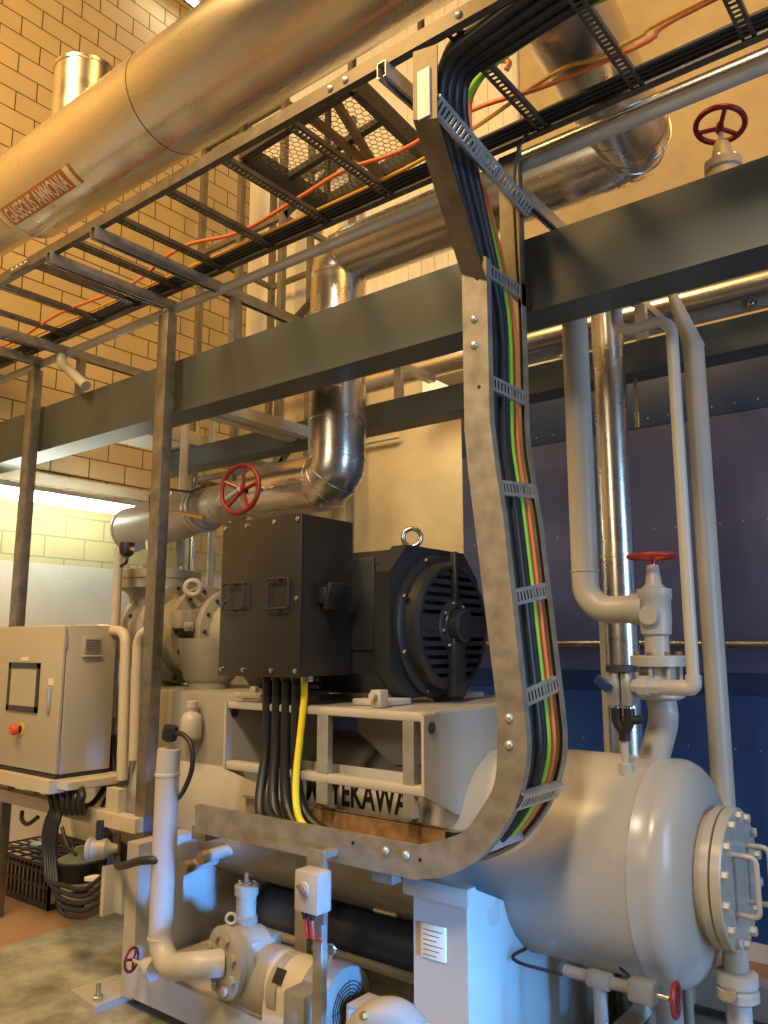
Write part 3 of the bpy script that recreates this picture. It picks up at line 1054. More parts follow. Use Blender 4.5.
words = ['first from the near rail', 'second from the near rail', 'third from the near rail', 'fourth from the near rail']
for k in range(4):
    dx = k * 7.5
    yo = 2.165 + k * 0.055
    top = [Vector((0.9, yo, 3.795)), Vector((-0.2, yo, 3.795)), Vector((-0.85, yo, 3.795)), aY(476 + dx * 1.6, 34 + dx * 0.5, yo), aY(447 + dx, 62 + dx * 0.5, yo + 0.02),
           aY(439 + dx, 105, 2.24 + k * 0.05), aY(450 + dx * 0.9, 160, 2.40 + k * 0.035)]
    ladder_cable(CABB, 0.0255, top, 2.60 + k * 0.047, 0.035 + 0.012 * (k % 2), Vector((TX0 + 0.24 + k * 0.066, 2.76, 0)), 'power_cable',
                 'thick black power cable in the vertical ladder, %s' % words[k], 'black power cables')
# second layer that stays in the ladder
top = [Vector((0.9, 2.19, 3.84)), Vector((-0.2, 2.19, 3.84)), Vector((-0.85, 2.19, 3.84)), aY(480, 26, 2.19), aY(452, 48, 2.2), aY(443, 85, 2.25), aY(448, 140, 2.40)]
ladder_cable(CABB, 0.022, top, 2.625, 0.085, Vector((TX0 + 0.24, 2.83, 0)), 'power_cable', 'thick black power cable lying on top of the others in the vertical ladder', 'black power cables')
top = [Vector((0.9, 2.42, 3.785)), Vector((-0.3, 2.42, 3.785)), aY(575, 9, 2.41), aY(530, 38, 2.41), aY(490, 67, 2.42), aY(466, 98, 2.45), aY(461, 125, 2.50), aY(470, 172, 2.60), aY(488, 225, 2.70)]
ladder_cable(GRN, 0.0155, top, 2.762, 0.032, None, 'earth_cable', 'bright green earth cable running down the vertical ladder beside the black cables', 'coloured cables in the vertical ladder')
top = [aY(506, 70, 2.5), aY(509, 63, 2.5), aY(503, 60, 2.5), aY(493, 64, 2.49), aY(476, 86, 2.5), aY(469, 110, 2.54), aY(474, 160, 2.62), aY(492, 220, 2.73)]
ladder_cable(ORG, 0.012, top, 2.808, 0.03, None, 'orange_cable', 'orange cable looping at the top and running down the vertical ladder', 'coloured cables in the vertical ladder')
top = [Vector((0.9, 2.835, 3.80)), Vector((-1.2, 2.835, 3.80)), Vector((-1.45, 2.82, 3.76)), Vector((-1.53, 2.84, 3.6)), Vector((-1.535, 2.845, 3.3))]
ladder_cable(CABB, 0.006, top, 2.848, 0.018, None, 'thin_cable', 'thin black cable clipped inside the far rail of the vertical ladder', 'coloured cables in the vertical ladder')
# yellow earth from the terminal box into the bottom run
gx = TX0 + 0.505
P = [(gx, 2.74, TZ0 + 0.0), (gx, 2.74, TZ0 - 0.1), (gx - 0.01, 2.73, 1.2), (gx - 0.005, 2.70, 1.0), (gx + 0.03, 2.68, 0.86), (gx + 0.10, 2.68, 0.80), (gx + 0.2, 2.68, 0.785)]
tag(G().tube(smooth_path(P, 5), 0.0165, 12).build('earth_cable', YEL), 'yellow earth cable hanging from the terminal box down into the tray', 'cable')
# overhead thin runs
P = [(0.9, 2.63, 3.79)] + [aY(x, y, Y) for x, y, Y in ((712, 0, 2.62), (650, 42, 2.63), (600, 63, 2.63), (540, 88, 2.63), (470, 111, 2.63), (400, 151, 2.64), (345, 170, 2.66), (300, 197, 2.67), (240, 232, 2.68), (180, 248, 2.60), (130, 285, 2.68), (60, 320, 2.60), (10, 345, 2.66))] + [(-6.6, 2.6, 3.79)]
P = [Vector((p[0], p[1], max(p[2], OZ + 0.03))) for p in P]
tag(G().tube(smooth_path(P, 5), 0.010, 10).build('orange_cable', ORG), 'long slack orange cable lying along the overhead ladder', 'cable')
P = [Vector((0.9, 2.57, 3.785)), aY(700, 2, 2.58), aY(640, 38, 2.59), aY(590, 60, 2.60), aY(550, 76, 2.61)] + [Vector((-1.9, 2.72, 3.785)), Vector((-3.0, 2.74, 3.785)), Vector((-6.6, 2.70, 3.785))]
P = [Vector((p.x, p.y, max(p.z, OZ + 0.03))) for p in P]
tag(G().tube(smooth_path(P, 5), 0.0085, 10).build('amber_cable', mat('amber_cable_skin', (0.70, 0.34, 0.04), 0.45, 0, 0.05, 4)), 'thin amber cable beside the orange one on the overhead ladder', 'cable')
for k in range(3):
    P = [(0.9, 2.755 + 0.026 * k, 3.775), (-1.0, 2.752 + 0.026 * k, 3.775), (-3.0, 2.758 + 0.026 * k, 3.775), (-4.6, 2.755 + 0.026 * k, 3.775), (-6.6, 2.755 + 0.026 * k, 3.775)]
    tag(G().tube(smooth_path(P, 6), 0.0115, 10).build('black_cable', CABB), 'straight black cable lying against the far rail of the overhead ladder, %s' % ['innermost', 'middle one', 'outermost'][k], 'cable', 'black cables on the overhead ladder')

# ================================================================== INSULATED PIPES
def seam(parent, p, d, r):
    G().lathe(Vector(p) - Vector(d) * 0.01, d, [(r * 0.98, 0), (r + 0.005, 0.001), (r + 0.005, 0.019), (r * 0.98, 0.02)], 40).build('seam_band', CLAD, parent)

IR = 0.178
t = thing('insulated_pipe', 'tall shiny aluminium clad pipe rising behind the large beam and bending right', 'pipe', (-3.22, 3.6, 2.5))
xv = -3.225
zt_ = 4.046
def elbow(parent, c0, d0, c1, d1, r, n=4):
    """segmented (lobster-back) elbow between two pipe ends meeting at right angles"""
    c0, c1, d0, d1 = Vector(c0), Vector(c1), Vector(d0), Vector(d1)
    corner = c0 + d0 * (c1 - c0).dot(d0)
    P = fillet([c0, corner, c1], (corner - c0).length * 0.999, n)
    G().tube(P, r, 40).build('elbow', CLAD, parent)
    for i, p in enumerate(P[1:-1]):
        a = (P[min(i + 2, len(P) - 1)] - P[i]).normalized()
        G().lathe(p - a * 0.005, a, [(r * 0.98, 0), (r + 0.004, 0.001), (r + 0.004, 0.009), (r * 0.98, 0.01)], 40).build('elbow_seam', CLAD, parent)
EL = 0.27
zl_ = 2.60
G().cyl((-3.90, 3.6, zl_), (xv - EL, 3.6, zl_), IR, 48).build('lower_run', CLAD, t)
elbow(t, (xv - EL, 3.6, zl_), (1, 0, 0), (xv, 3.6, zl_ + EL), (0, 0, 1), IR)
G().cyl((xv, 3.6, zl_ + EL), (xv, 3.6, zt_ - EL), IR, 48).build('riser', CLAD, t)
elbow(t, (xv, 3.6, zt_ - EL), (0, 0, 1), (xv + EL, 3.6, zt_), (1, 0, 0), IR)
xr = -1.24
G().cyl((xv + EL, 3.6, zt_), (xr - EL, 3.6, zt_), IR, 48).build('upper_run', CLAD, t)
elbow(t, (xr - EL, 3.6, zt_), (1, 0, 0), (xr, 3.6 - EL, zt_), (0, -1, 0), IR)
G().cyl((xr, 3.6 - EL, zt_), (-1.02, 1.2, zt_ + 0.02), IR, 48).build('near_run', CLAD, t)
seam(t, (xv, 3.6, 2.98), (0, 0, 1), IR)
seam(t, (-2.1, 3.6, zt_), (1, 0, 0), IR)
G().lathe((-3.90, 3.6, zl_), (-1, 0, 0), [(IR, -0.01), (IR + 0.006, 0.0), (IR + 0.006, 0.02), (0.09, 0.03)], 40).build('end_collar', CLAD, t)

# big gas pipe at top left
AY_, AZ_, AR = 2.4, 4.570, 0.283
xa = aC(45, 236, AY_, AZ_, AR).x - 0.05
t = thing('ammonia_pipe', 'very large aluminium clad gas pipe with an orange lettered label at upper left', 'pipe', (-3, AY_, AZ_ - AR))
G().lathe((xa, AY_, AZ_), AX, [(AR - 0.06, 0), (AR - 0.002, 0.0), (AR + 0.004, 0.004), (AR + 0.004, 0.03), (AR, 0.034), (AR, 6.6)], 72).build('cladding', CLAD, t)
G().cyl((-6.99, AY_, AZ_ + 0.0), (xa + 0.1, AY_, AZ_ + 0.0), AR * 0.80, 48).build('narrow_run', CLAD, t)
G().lathe((aC(139, 120, AY_, AZ_, AR).x, AY_, AZ_), AX, [(AR - 0.01, 0), (AR + 0.0015, 0.0005), (AR + 0.0015, 0.006), (AR - 0.01, 0.0065)], 64).build('seam', DARKST, t)
p = aY(85, 74, 2.5)
G().lathe((p.x, 2.52, AZ_), (0, 0, 1), [(0.205, 0.0), (0.205, p.z - AZ_ - 0.02), (0.212, p.z - AZ_ - 0.018), (0.212, p.z - AZ_ + 0.004), (0.19, p.z - AZ_ + 0.01)], 48).build('branch_stub', CLAD, t)
# curved label with lettering
def on_pipe(x, a, r):
    return Vector((x, AY_ + r * math.cos(a), AZ_ + r * math.sin(a)))
def pang(x, y):
    q = aC(x, y, AY_, AZ_, AR)
    return q.x, math.atan2(q.z - AZ_, q.y - AY_) % (2 * pi)
xl, al = pang(15, 226)
_, ah = pang(2, 208)
xh, al2 = pang(83, 183)
_, ah2 = pang(66, 164)
alo, ahi = (al + al2) / 2, (ah + ah2) / 2
def patch(x0, x1, a0, a1, r):
    g = G()
    n = 10
    g.quadloop([[on_pipe(x0, a0 + (a1 - a0) * k / n, r), on_pipe(x1, a0 + (a1 - a0) * k / n, r), on_pipe(x1, a0 + (a1 - a0) * k / n, r - 0.003), on_pipe(x0, a0 + (a1 - a0) * k / n, r - 0.003)] for k in range(n + 1)])
    return g
lab = patch(xl - 0.06, xh + 0.02, alo, ahi, AR + 0.0015).build('label', ORL, t, 'orange pipe label with pale capital letters')
for x in (xl - 0.045, xh - 0.06):
    patch(x, x + 0.05, alo + 0.03 * (ahi - alo), ahi - 0.03 * (ahi - alo), AR + 0.003).build('label_stripe', LETW, lab)
bm, x0, x1, y0, y1 = text_mesh('GASEOUS AMMONIA', 1.0, 0.02)
for i in range(1, 7):
    yy = y0 + (y1 - y0) * i / 7
    bmesh.ops.bisect_plane(bm, geom=bm.verts[:] + bm.edges[:] + bm.faces[:], plane_co=(0, yy, 0), plane_no=(0, 1, 0))
tx0, tx1 = xl + 0.03, xh - 0.085
for v in bm.verts:
    fx = (v.co.x - x0) / (x1 - x0)
    fy = (v.co.y - y0) / (y1 - y0)
    v.co = on_pipe(tx0 + (tx1 - tx0) * fx, alo + (ahi - alo) * (0.10 + 0.80 * fy), AR + 0.0045)
g = G()
g.bm = bm
g.build('label_letters', LETW, lab, smooth=False)

# ================================================================== COMPRESSOR GROUP AT LEFT
CY, CZ = 3.4, 1.68
t = thing('screw_compressor', 'grey flanged screw compressor behind the tall post, left of the black terminal box', 'compressor', (-4.4, CY, 1.14))
G().lathe((0, CY, CZ), AX, [(0.05, -4.86), (0.20, -4.84), (0.25, -4.78), (0.25, -4.70), (0.25, -4.45), (0.235, -4.30), (0.20, -4.12), (0.20, -3.6)], 48).build('casing', PUMPG, t)
for x, r in ((-4.70, 0.29), (-4.42, 0.33), (-4.16, 0.30), (-3.92, 0.27)):
    f = G().lathe((x, CY, CZ), AX, [(r - 0.01, -0.03), (r, -0.025), (r, 0.025), (r - 0.01, 0.03)], 48).build('flange', PUMPG, t)
    flange_bolts(f, (x + 0.03, CY, CZ), AX, r - 0.03, 14, DARKST, 0.013, 0.012)
G().box(-4.15, -3.95, CY - 0.30, CY - 0.18, CZ + 0.02, CZ + 0.13, 0.01).build('inspection_box', PUMPG, t)
q = aY(189, 627, CY - 0.30)
G().box(q.x - 0.04, q.x + 0.04, CY - 0.306, CY - 0.30, q.z - 0.025, q.z + 0.03).build('data_plate', STEEL, t, 'small bright data plate')
G().box(-4.75, -3.40, CY - 0.36, CY + 0.36, 0.80, 1.335, 0.02).build('base_block', PUMPG, t)
nk = (-4.70, CY)
G().lathe((nk[0], nk[1], 0), (0, 0, 1), [(0.20, CZ), (0.19, 1.93), (0.22, 1.97), (0.29, 1.98), (0.29, 2.035), (0.283, 2.037), (0.283, 2.043), (0.29, 2.045), (0.29, 2.10), (0.28, 2.105), (0.01, 2.11)], 48).build('discharge_flange', PUMPG, t)
flange_bolts(t, (nk[0], nk[1], 2.105), (0, 0, 1), 0.255, 12, PUMPG, 0.018, 0.022)
q = aY(193, 588, 3.2)
G().torus(q, (0.7, -0.7, 0), 0.045, 0.019, 28, 10).build('lifting_eye', GREYL, t)
G().lathe((-4.0, 3.3, 1.14), (0, 0, 1), [(0.13, 0.19), (0.13, 0.23), (0.16, 0.26), (0.20, 0.50)], 24).build('pedestal', PUMPG, t)
G().lathe((-4.60, 3.4, 1.06), (0, 0, 1), [(0.13, 0.27), (0.13, 0.30), (0.16, 0.34), (0.20, 0.55)], 24).build('pedestal', PUMPG, t)
g = G()
g.prism([(-4.60, CY - 0.1, CZ + 0.23), (-4.33, CY - 0.1, CZ + 0.22), (-4.50, CY - 0.1, CZ + 0.31)], (0, 0.02, 0))
g.build('stiffening_rib', PUMPG, t, smooth=False)

pA_, pB_ = Vector((-3.90, 3.6, zl_)), aY(131, 530, 3.86)
d_ = (pA_ - pB_).normalized()
t = thing('suction_strainer', 'light grey horizontal drum above the compressor, ending left of the post', 'strainer', (pB_.x + 0.6, pB_.y, pB_.z - 0.2))
Ls = (pA_ - pB_).length
G().lathe(pB_, d_, [(0.02, -0.06), (0.12, -0.05), (0.175, -0.01), (0.178, 0.0), (0.186, 0.01), (0.186, 0.03), (0.178, 0.04), (0.178, 0.86), (0.150, 0.98), (0.125, 1.05), (0.125, 1.10)], 48).build('drum', GREYL, t)
G().lathe(pB_ + d_ * 1.10, d_, [(0.17, 0), (0.17, 0.035), (0.13, 0.037), (0.13, 0.05), (0.17, 0.052), (0.17, 0.085)], 40).build('flange', GREYL, t)
flange_bolts(t, pB_ + d_ * 1.085, -d_, 0.15, 8, BRASS, 0.013, 0.02)
q = pB_ + d_ * 0.46
G().cyl((q.x, q.y - 0.05, q.z - 0.17), (-4.78, 3.45, 2.10), 0.05, 20).build('down_pipe', GREYL, t)
for k, (x, zt2) in enumerate(((0.66, 0.13),)):
    q = pB_ + d_ * x
    G().cyl(q, q + Vector((0, 0, 0.24)), 0.014, 10).build('gauge_tap', STEEL, t)
t = thing('stop_valve', 'stop valve with a large dark red handwheel left of the shiny pipe', 'valve', (-4.1, 3.6, zl_ - 0.15))
q = pB_ + d_ * 1.19
G().lathe(q, d_, [(0.15, 0), (0.15, 0.03), (0.12, 0.05), (0.14, 0.16), (0.12, Ls - 1.19 - 0.06), (0.15, Ls - 1.19 - 0.04), (0.15, Ls - 1.19)], 36).build('body', GREYL, t)
hw = aY(240, 489, 3.22)
b0 = q + d_ * 0.16
G().lathe(b0, hw - b0, [(0.11, 0), (0.11, 0.16), (0.075, 0.2), (0.05, 0.26), (0.016, 0.27), (0.016, (hw - b0).length)], 24).build('bonnet', GREYL, t)
handwheel(hw, (0.12, -1, 0.05), 0.150, 0.0155, 5, 0.2).build('handwheel', REDP, t, 'dark red five spoke handwheel')
q = aY(262, 489, 3.40)
G().cyl(q, q + Vector((0.0, -0.05, 0)), 0.018, 10).build('drain_plug', STEEL, t)

# small vertical pipes behind the compressor
for i, (x, y0, y1, r, Y, m, lab) in enumerate(((186, 415, 580, 0.036, 4.0, GREYL, 'white vertical pipe right behind the tall post'),
                                            (213, 500, 620, 0.030, 4.4, GREYL, 'thin vertical pipe beside the black terminal box'),
                                            (198, 420, 600, 0.018, 4.6, STEEL, 'slim steel tube between two vertical pipes behind the post'))):
    a = aY(x, y0, Y)
    b = aY(x, y1, Y)
    tag(G().tube([(a.x, Y, FZ), (a.x, Y, a.z)], r, 14).build('vertical_pipe', m), lab, 'pipe')
P = [aY(150, 512, 3.5), aY(150, 495, 3.5), aY(158, 488, 3.5), aY(190, 492, 3.5), aY(205, 486, 3.5)]
tag(G().tube(P, 0.010, 8, 0.04).build('impulse_tube', DARKST), 'thin dark bent tube over the light grey drum', 'tube')
P = [aY(170, 512, 3.45), aY(182, 513, 3.45), aY(204, 518, 3.45)]
tag(G().tube(P, 0.016, 10).build('thermowell', BRASS), 'small brass thermowell sticking out of the light grey drum', 'fitting')
# thin standpipe with sensor at left of compressor
t = thing('sensor_standpipe', 'thin grey standpipe with a black sensor head beside the control cabinet', 'pipe', tuple(aY(117, 640, 3.0)))
a, b = aY(119, 548, 3.0), aY(115, 640, 3.0)
G().tube([(b.x, 3.0, 1.15), (a.x, 3.0, a.z)], 0.030, 14).build('pipe', GREYL, t)
q = aY(127, 549, 2.97)
h = G().lathe(q + Vector((0, 0, -0.05)), (0, 0, 1), [(0.022, 0), (0.045, 0.02), (0.05, 0.06), (0.045, 0.09), (0.01, 0.095)], 16).build('sensor_head', RUB, t)
G().cyl(q, aY(137, 549, 2.97), 0.018, 12).build('probe', STEEL, t)
G().tube(smooth_path([q + Vector((0, 0, -0.03)), aY(126, 562, 2.95), aY(121, 566, 2.95)], 5), 0.012, 10).build('sensor_lead', RUB, t)
tag(G().tube([aY(122, 780, 2.93), aY(126, 632, 2.93), aY(100, 629, 2.93)], 0.033, 14, 0.08).build('frame_tube', CREAM), 'cream bent tube right beside the cabinet', 'tube')
tag(G().tube([aY(134, 760, 2.95), aY(138, 634, 2.95), aY(160, 627, 2.95)], 0.032, 14, 0.10).build('frame_tube', CREAM), 'cream bent tube between the cabinet and the tall post', 'tube')
t = thing('filter_bowl', 'small grey and dark blue filter bowl seen between cabinet and bent tubes', 'filter', tuple(aY(117, 700, 3.1)))
q = aY(118, 650, 3.1)
G().lathe((q.x, 3.1, q.z), (0, 0, -1), [(0.06, 0), (0.06, 0.02), (0.045, 0.03), (0.045, 0.28)], 18).build('head', STEEL, t)
G().lathe((q.x, 3.1, q.z - 0.30), (0, 0, -1), [(0.05, 0), (0.055, 0.05), (0.05, 0.16), (0.02, 0.18)], 18).build('bowl', NAVY, t)
for i in range(3):
    P = [aY(112 + 3 * i, 735, 3.05), aY(110 + 4 * i, 760, 3.0), aY(116 + 2 * i, 785, 3.0)]
    tag(G().tube(smooth_path(P, 5), 0.014, 8).build('black_hose', RUB), 'short black hose hanging behind the right edge of the cabinet', 'hose', 'hoses behind the cabinet')

# bottle-shaped breather and black sensor
q = aC(193, 737, VY, VZ, VR)
t = thing('oil_bottle', 'small beige breather bottle standing on the vessel left of the motor frame', 'bottle', (q.x, 3.0, q.z))
q = aY(191, 738, 2.98)
G().lathe((q.x, 2.98, q.z), (0, 0, 1), [(0.055, 0), (0.062, 0.01), (0.062, 0.10), (0.05, 0.13), (0.028, 0.145), (0.028, 0.165)], 24).build('body', GREYL, t)
G().lathe((q.x, 2.98, q.z + 0.165), (0, 0, 1), [(0.033, 0), (0.033, 0.035), (0.028, 0.04)], 16).build('cap', GREYL, t)
G().box(q.x - 0.09, q.x + 0.02, 3.0, 3.06, q.z - 0.02, q.z + 0.06, 0.005).build('bracket', GREYL, t)

# ================================================================== STANDPIPE, OIL PUMP, PUMP MOTOR
PYX, PZX = 2.42 * K, 1.6 - (1.6 - 0.29) * K
t = thing('oil_standpipe', 'cream vertical oil pipe with a bottom elbow feeding the oil pump flange', 'pipe', (-3.6, PYX, 0.0))
a, b = aY(161, 955, PYX), aY(167, 770, PYX)
SPY = 2.52
a, b = aY(161, 945, SPY), aY(167, 770, SPY)
xq = (a.x + b.x) / 2
q = aY(170, 757, SPY)
FC = aY(222, 963, 2.56)
FN = Vector((-0.20, -0.98, 0)).normalized()
zb_ = aY(170, 973, SPY).z
G().tube([b + Vector((0.012, 0, 0.10)), (xq, SPY, b.z), (xq, SPY, zb_), FC + FN * 0.10 + Vector((-0.06, 0, 0)), FC - FN * 0.01], 0.057, 24, 0.125, fn=8).build('pipe', GREYL, t)
for z in (a.z + 0.02, b.z - 0.03):
    G().lathe((xq, SPY, z), (0, 0, 1), [(0.057, 0), (0.0615, 0.004), (0.0615, 0.016), (0.057, 0.02)], 24).build('weld_ring', GREYL, t)
hw = aY(128, 961, SPY - 0.02)
vb = G().lathe((xq - 0.03, SPY, hw.z), (-1, 0, 0), [(0.05, 0), (0.05, 0.04), (0.03, 0.06), (0.03, 0.09), (0.008, 0.095), (0.008, xq - 0.03 - hw.x)], 18).build('drain_valve', GREYL, t)
handwheel((hw.x, SPY, hw.z), (-1, -0.35, 0), 0.052, 0.0075, 3).build('handwheel', REDP, vb, 'small red handwheel')
s0 = G().lathe(q + Vector((0, 0, -0.02)), (0, 0, 1), [(0.014, -0.06), (0.018, 0.0), (0.018, 0.05)], 12).build('sensor_stem', STEEL, t)
qs = aY(169, 734, SPY)
s1 = G().lathe(qs + Vector((0.0, 0, -0.035)), (0.2, 0, 1), [(0.02, 0), (0.036, 0.01), (0.042, 0.04), (0.036, 0.075), (0.01, 0.08)], 16).build('sensor_head', RUB, t)
P = [qs + Vector((0.02, 0, 0)), aY(182, 734, SPY), aY(191, 745, SPY), aY(192, 768, SPY), aY(184, 790, SPY), aY(176, 801, SPY + 0.1)]
G().tube(smooth_path(P, 6), 0.012, 10).build('sensor_lead', RUB, s1)

PX0 = FC.x - 0.02
t = thing('oil_pump', 'grey oil pump with a round bolted flange facing left near the floor', 'pump', (PX0 + 0.25, PYX, SK1))
G().lathe(FC, -FN, [(0.05, -0.002), (0.140, 0.0), (0.150, 0.006), (0.150, 0.034), (0.145, 0.036), (0.145, 0.042), (0.150, 0.044), (0.150, 0.078), (0.12, 0.08), (0.12, 0.2)], 44).build('front_flange', PUMPG, t)
flange_bolts(t, FC, FN, 0.112, 8, PUMPG, 0.021, 0.018, 0.39)
G().lathe((PX0 - 0.02, PYX, PZX), AX, [(0.06, -0.02), (0.13, 0.0), (0.145, 0.03), (0.145, 0.26), (0.12, 0.29), (0.10, 0.31)], 36).build('casing', PUMPG, t)
xr2 = aY(276, 958, PYX).x
G().lathe((PX0 + 0.30, PYX, PZX), AX, [(0.10, -0.03), (0.140, -0.025), (0.140, 0.03), (0.11, 0.04), (0.09, 0.12)], 40).build('rear_flange', PUMPG, t)
flange_bolts(t, (PX0 + 0.33, PYX, PZX), AX, 0.118, 8, STEEL, 0.012, 0.012)
vt = aY(246, 910, PYX)
G().obox((vt.x + 0.03, PYX, PZX + 0.12), (1, 0, 0), (0, 1, 0), (0, 0, 1), 0.12, 0.10, 0.05, 0.02).build('top_casing', PUMPG, t)
rv = G().lathe((vt.x, PYX, PZX + 0.15), (0, 0, 1), [(0.055, 0), (0.055, 0.08), (0.047, 0.085), (0.047, 0.17), (0.056, 0.175), (0.056, 0.215), (0.05, 0.22), (0.01, 0.221)], 28).build('relief_valve', PUMPG, t)
flange_bolts(rv, (vt.x, PYX, PZX + 0.37), (0, 0, 1), 0.036, 5, STEEL, 0.008, 0.012)
G().cyl((vt.x, PYX, PZX + 0.36), (vt.x, PYX, PZX + 0.42), 0.012, 10).build('adjusting_stem', STEEL, rv)
q = aY(228, 937, PYX)
G().torus((FC.x + 0.012, FC.y + 0.035, FC.z + 0.150 + 0.028), (0.6, -0.8, 0), 0.022, 0.007, 24, 8).build('eye_bolt', GREYL, t)
G().box(PX0 + 0.02, PX0 + 0.3, PYX - 0.11, PYX + 0.11, SK1 + 0.006, SK1 + 0.04).box(PX0 + 0.06, PX0 + 0.26, PYX - 0.09, PYX + 0.09, SK1 + 0.039, PZX - 0.09).build('base', PUMPG, t, smooth=False)
g = G()
for x in (-0.06, 0.0, 0.06):
    g.bolt((vt.x + 0.03 + x, PYX - 0.08, PZX + 0.17), (0, 0, 1), 0.010, 0.012)
g.build('cap_bolts', STEEL, t)

xg0, xg1 = aY(263, 990, PYX - 0.1).x + 0.03, aY(305, 990, PYX - 0.1).x
t = thing('coupling_guard', 'beige arched guard with a small black plate between oil pump and motor', 'guard', ((xg0 + xg1) / 2, PYX, SK1))
g = G()
r = 0.13
ring = [(PYX - r, SK1 + 0.006)] + [(PYX - r * math.cos(math.radians(k * 12)), PZX + 0.01 + r * math.sin(math.radians(k * 12))) for k in range(16)] + [(PYX + r, SK1 + 0.006)]
g.quadloop([[(x, y, z) for y, z in ring] for x in (xg0, xg1)])
g.build('arch', CREAM, t)
q = aY(276, 977, PYX - r)
G().obox((q.x, PYX - r * 0.86, PZX + 0.01 + r * 0.56), (1, 0, 0), (0, 0.56, 0.83), (0, -0.83, 0.56), 0.028, 0.03, 0.0015).build('plate', INK, t, 'small black plate')

t = thing('pump_motor', 'grey finned pump motor behind the isolator post near the floor', 'motor', (-2.3, PYX, SK1))
xm0, xm1 = xg1 + 0.02, aY(345, 1000, PYX).x
RM = 0.152
G().lathe((0, PYX, PZX), AX, [(0.08, xm0), (RM - 0.015, xm0 + 0.02), (RM - 0.015, xm1 - 0.12)], 40).build('stator', MOTG, t)
g = G()
for k in range(30):
    a = 2 * pi * k / 30
    e = Vector((0, math.cos(a), math.sin(a)))
    g.obox(Vector((0, PYX, PZX)) + e * (RM - 0.008) + Vector(((xm0 + xm1 - 0.12) / 2 + 0.02, 0, 0)), (1, 0, 0), e, e.cross(Vector((1, 0, 0))), (xm1 - xm0 - 0.14) / 2, 0.012, 0.0035)
g.build('cooling_fins', MOTG, t, smooth=False)
fc = G().lathe((0, PYX, PZX), AX, [(RM + 0.008, xm1 - 0.13), (RM + 0.01, xm1 - 0.03), (RM, xm1 + 0.01), (RM - 0.03, xm1 + 0.022)], 44).build('fan_cowl', MOTG, t)
g = G()
for k in range(1, 8):
    g.torus((xm1 + 0.022, PYX, PZX), AX, 0.014 * k, 0.0035, 28, 6)
for k in range(4):
    a = pi * k / 4
    e = Vector((0, math.cos(a), math.sin(a)))
    g.bar(Vector((xm1 + 0.02, PYX, PZX)) - e * 0.105, Vector((xm1 + 0.02, PYX, PZX)) + e * 0.105, 0.006, 0.005, (1, 0, 0))
g.build('fan_grille', RUB, fc)
G().lathe((0, PYX, PZX), AX, [(0.104, xm1 + 0.010), (0.104, xm1 + 0.014), (0.01, xm1 + 0.014)], 30).build('fan_dark', INK, fc)
q = aY(300, 1006, PYX - 0.21)
G().box(q.x - 0.06, q.x + 0.06, PYX - 0.25, PYX - 0.12, q.z - 0.09, q.z + 0.06, 0.015).build('junction_box', MOTG, t)
q = aY(330, 955, PYX)
G().torus((q.x, PYX, PZX + RM + 0.045), (0.6, -0.8, 0), 0.022, 0.006, 24, 8).cyl((q.x, PYX, PZX + RM - 0.02), (q.x, PYX, PZX + RM + 0.028), 0.008, 8).build('eye_bolt', STEEL, t)
for x in (xm0 + 0.08, xm1 - 0.16):
    G().box(x - 0.03, x + 0.03, PYX - 0.13, PYX + 0.13, SK1 + 0.006, SK1 + 0.04).box(x - 0.02, x + 0.02, PYX - 0.05, PYX + 0.05, SK1 + 0.03, PZX - 0.08).build('foot', MOTG, t, smooth=False)

# isolator switch on its post
YP = 2.47
a = aY(319, 1000, YP)
pt = aY(319, 850, YP)
t = thing('isolator_post', 'galvanised post with channel carrying the grey isolator switch', 'post', (a.x, YP, FZ))
G().box(a.x - 0.023, a.x + 0.023, YP - 0.015, YP + 0.020, FZ + 0.001, pt.z - 0.05, 0.002).build('upright', GALV, t)
G().box(a.x - 0.05, a.x + 0.05, YP - 0.05, YP + 0.05, FZ, FZ + 0.012).build('base', GALV, t)
q0, q1 = aY(330, 857, YP), aY(330, 924, YP)
G().box(a.x - 0.045, a.x + 0.050, YP - 0.035, YP - 0.015, q1.z, pt.z + 0.01, 0.002).build('back_channel', GALV, t)
G().box(a.x - 0.02, a.x + 0.02, YP, YN + 0.1, pt.z - 0.03, pt.z - 0.005).build('arm', GALV, t)
t = thing('isolator_switch', 'grey isolator switch box with a rotary knob hanging under the cable ladder', 'switch', (a.x, YP - 0.08, q1.z))
c0, c1 = aY(298, 868, YP - 0.10), aY(318, 915, YP - 0.10)
sb = G().box(c0.x, c1.x + 0.012, YP - 0.12, YP - 0.036, c1.z, c0.z, 0.008).build('enclosure', mat('switch_grey', (0.40, 0.39, 0.36), 0.4), t)
km = ((c0.x + c1.x) / 2, YP - 0.12, (c0.z + c1.z) / 2 + 0.012)
kb = G().lathe(km, (0, -1, 0), [(0.026, -0.001), (0.026, 0.008), (0.005, 0.009)], 24).build('knob_base', GREYL, t)
G().obox((km[0], km[1] - 0.015, km[2]), (0.77, 0, -0.64), (0, 1, 0), (0.64, 0, 0.77), 0.024, 0.010, 0.007, 0.003).build('knob', GALVD, kb)
for dx in (0.015, 0.05):
    G().lathe((c0.x + dx + 0.008, YP - 0.08, c1.z + 0.002), (0, 0, -1), [(0.015, 0), (0.015, 0.02), (0.011, 0.022), (0.011, 0.035)], 10).build('gland', RUB, t)
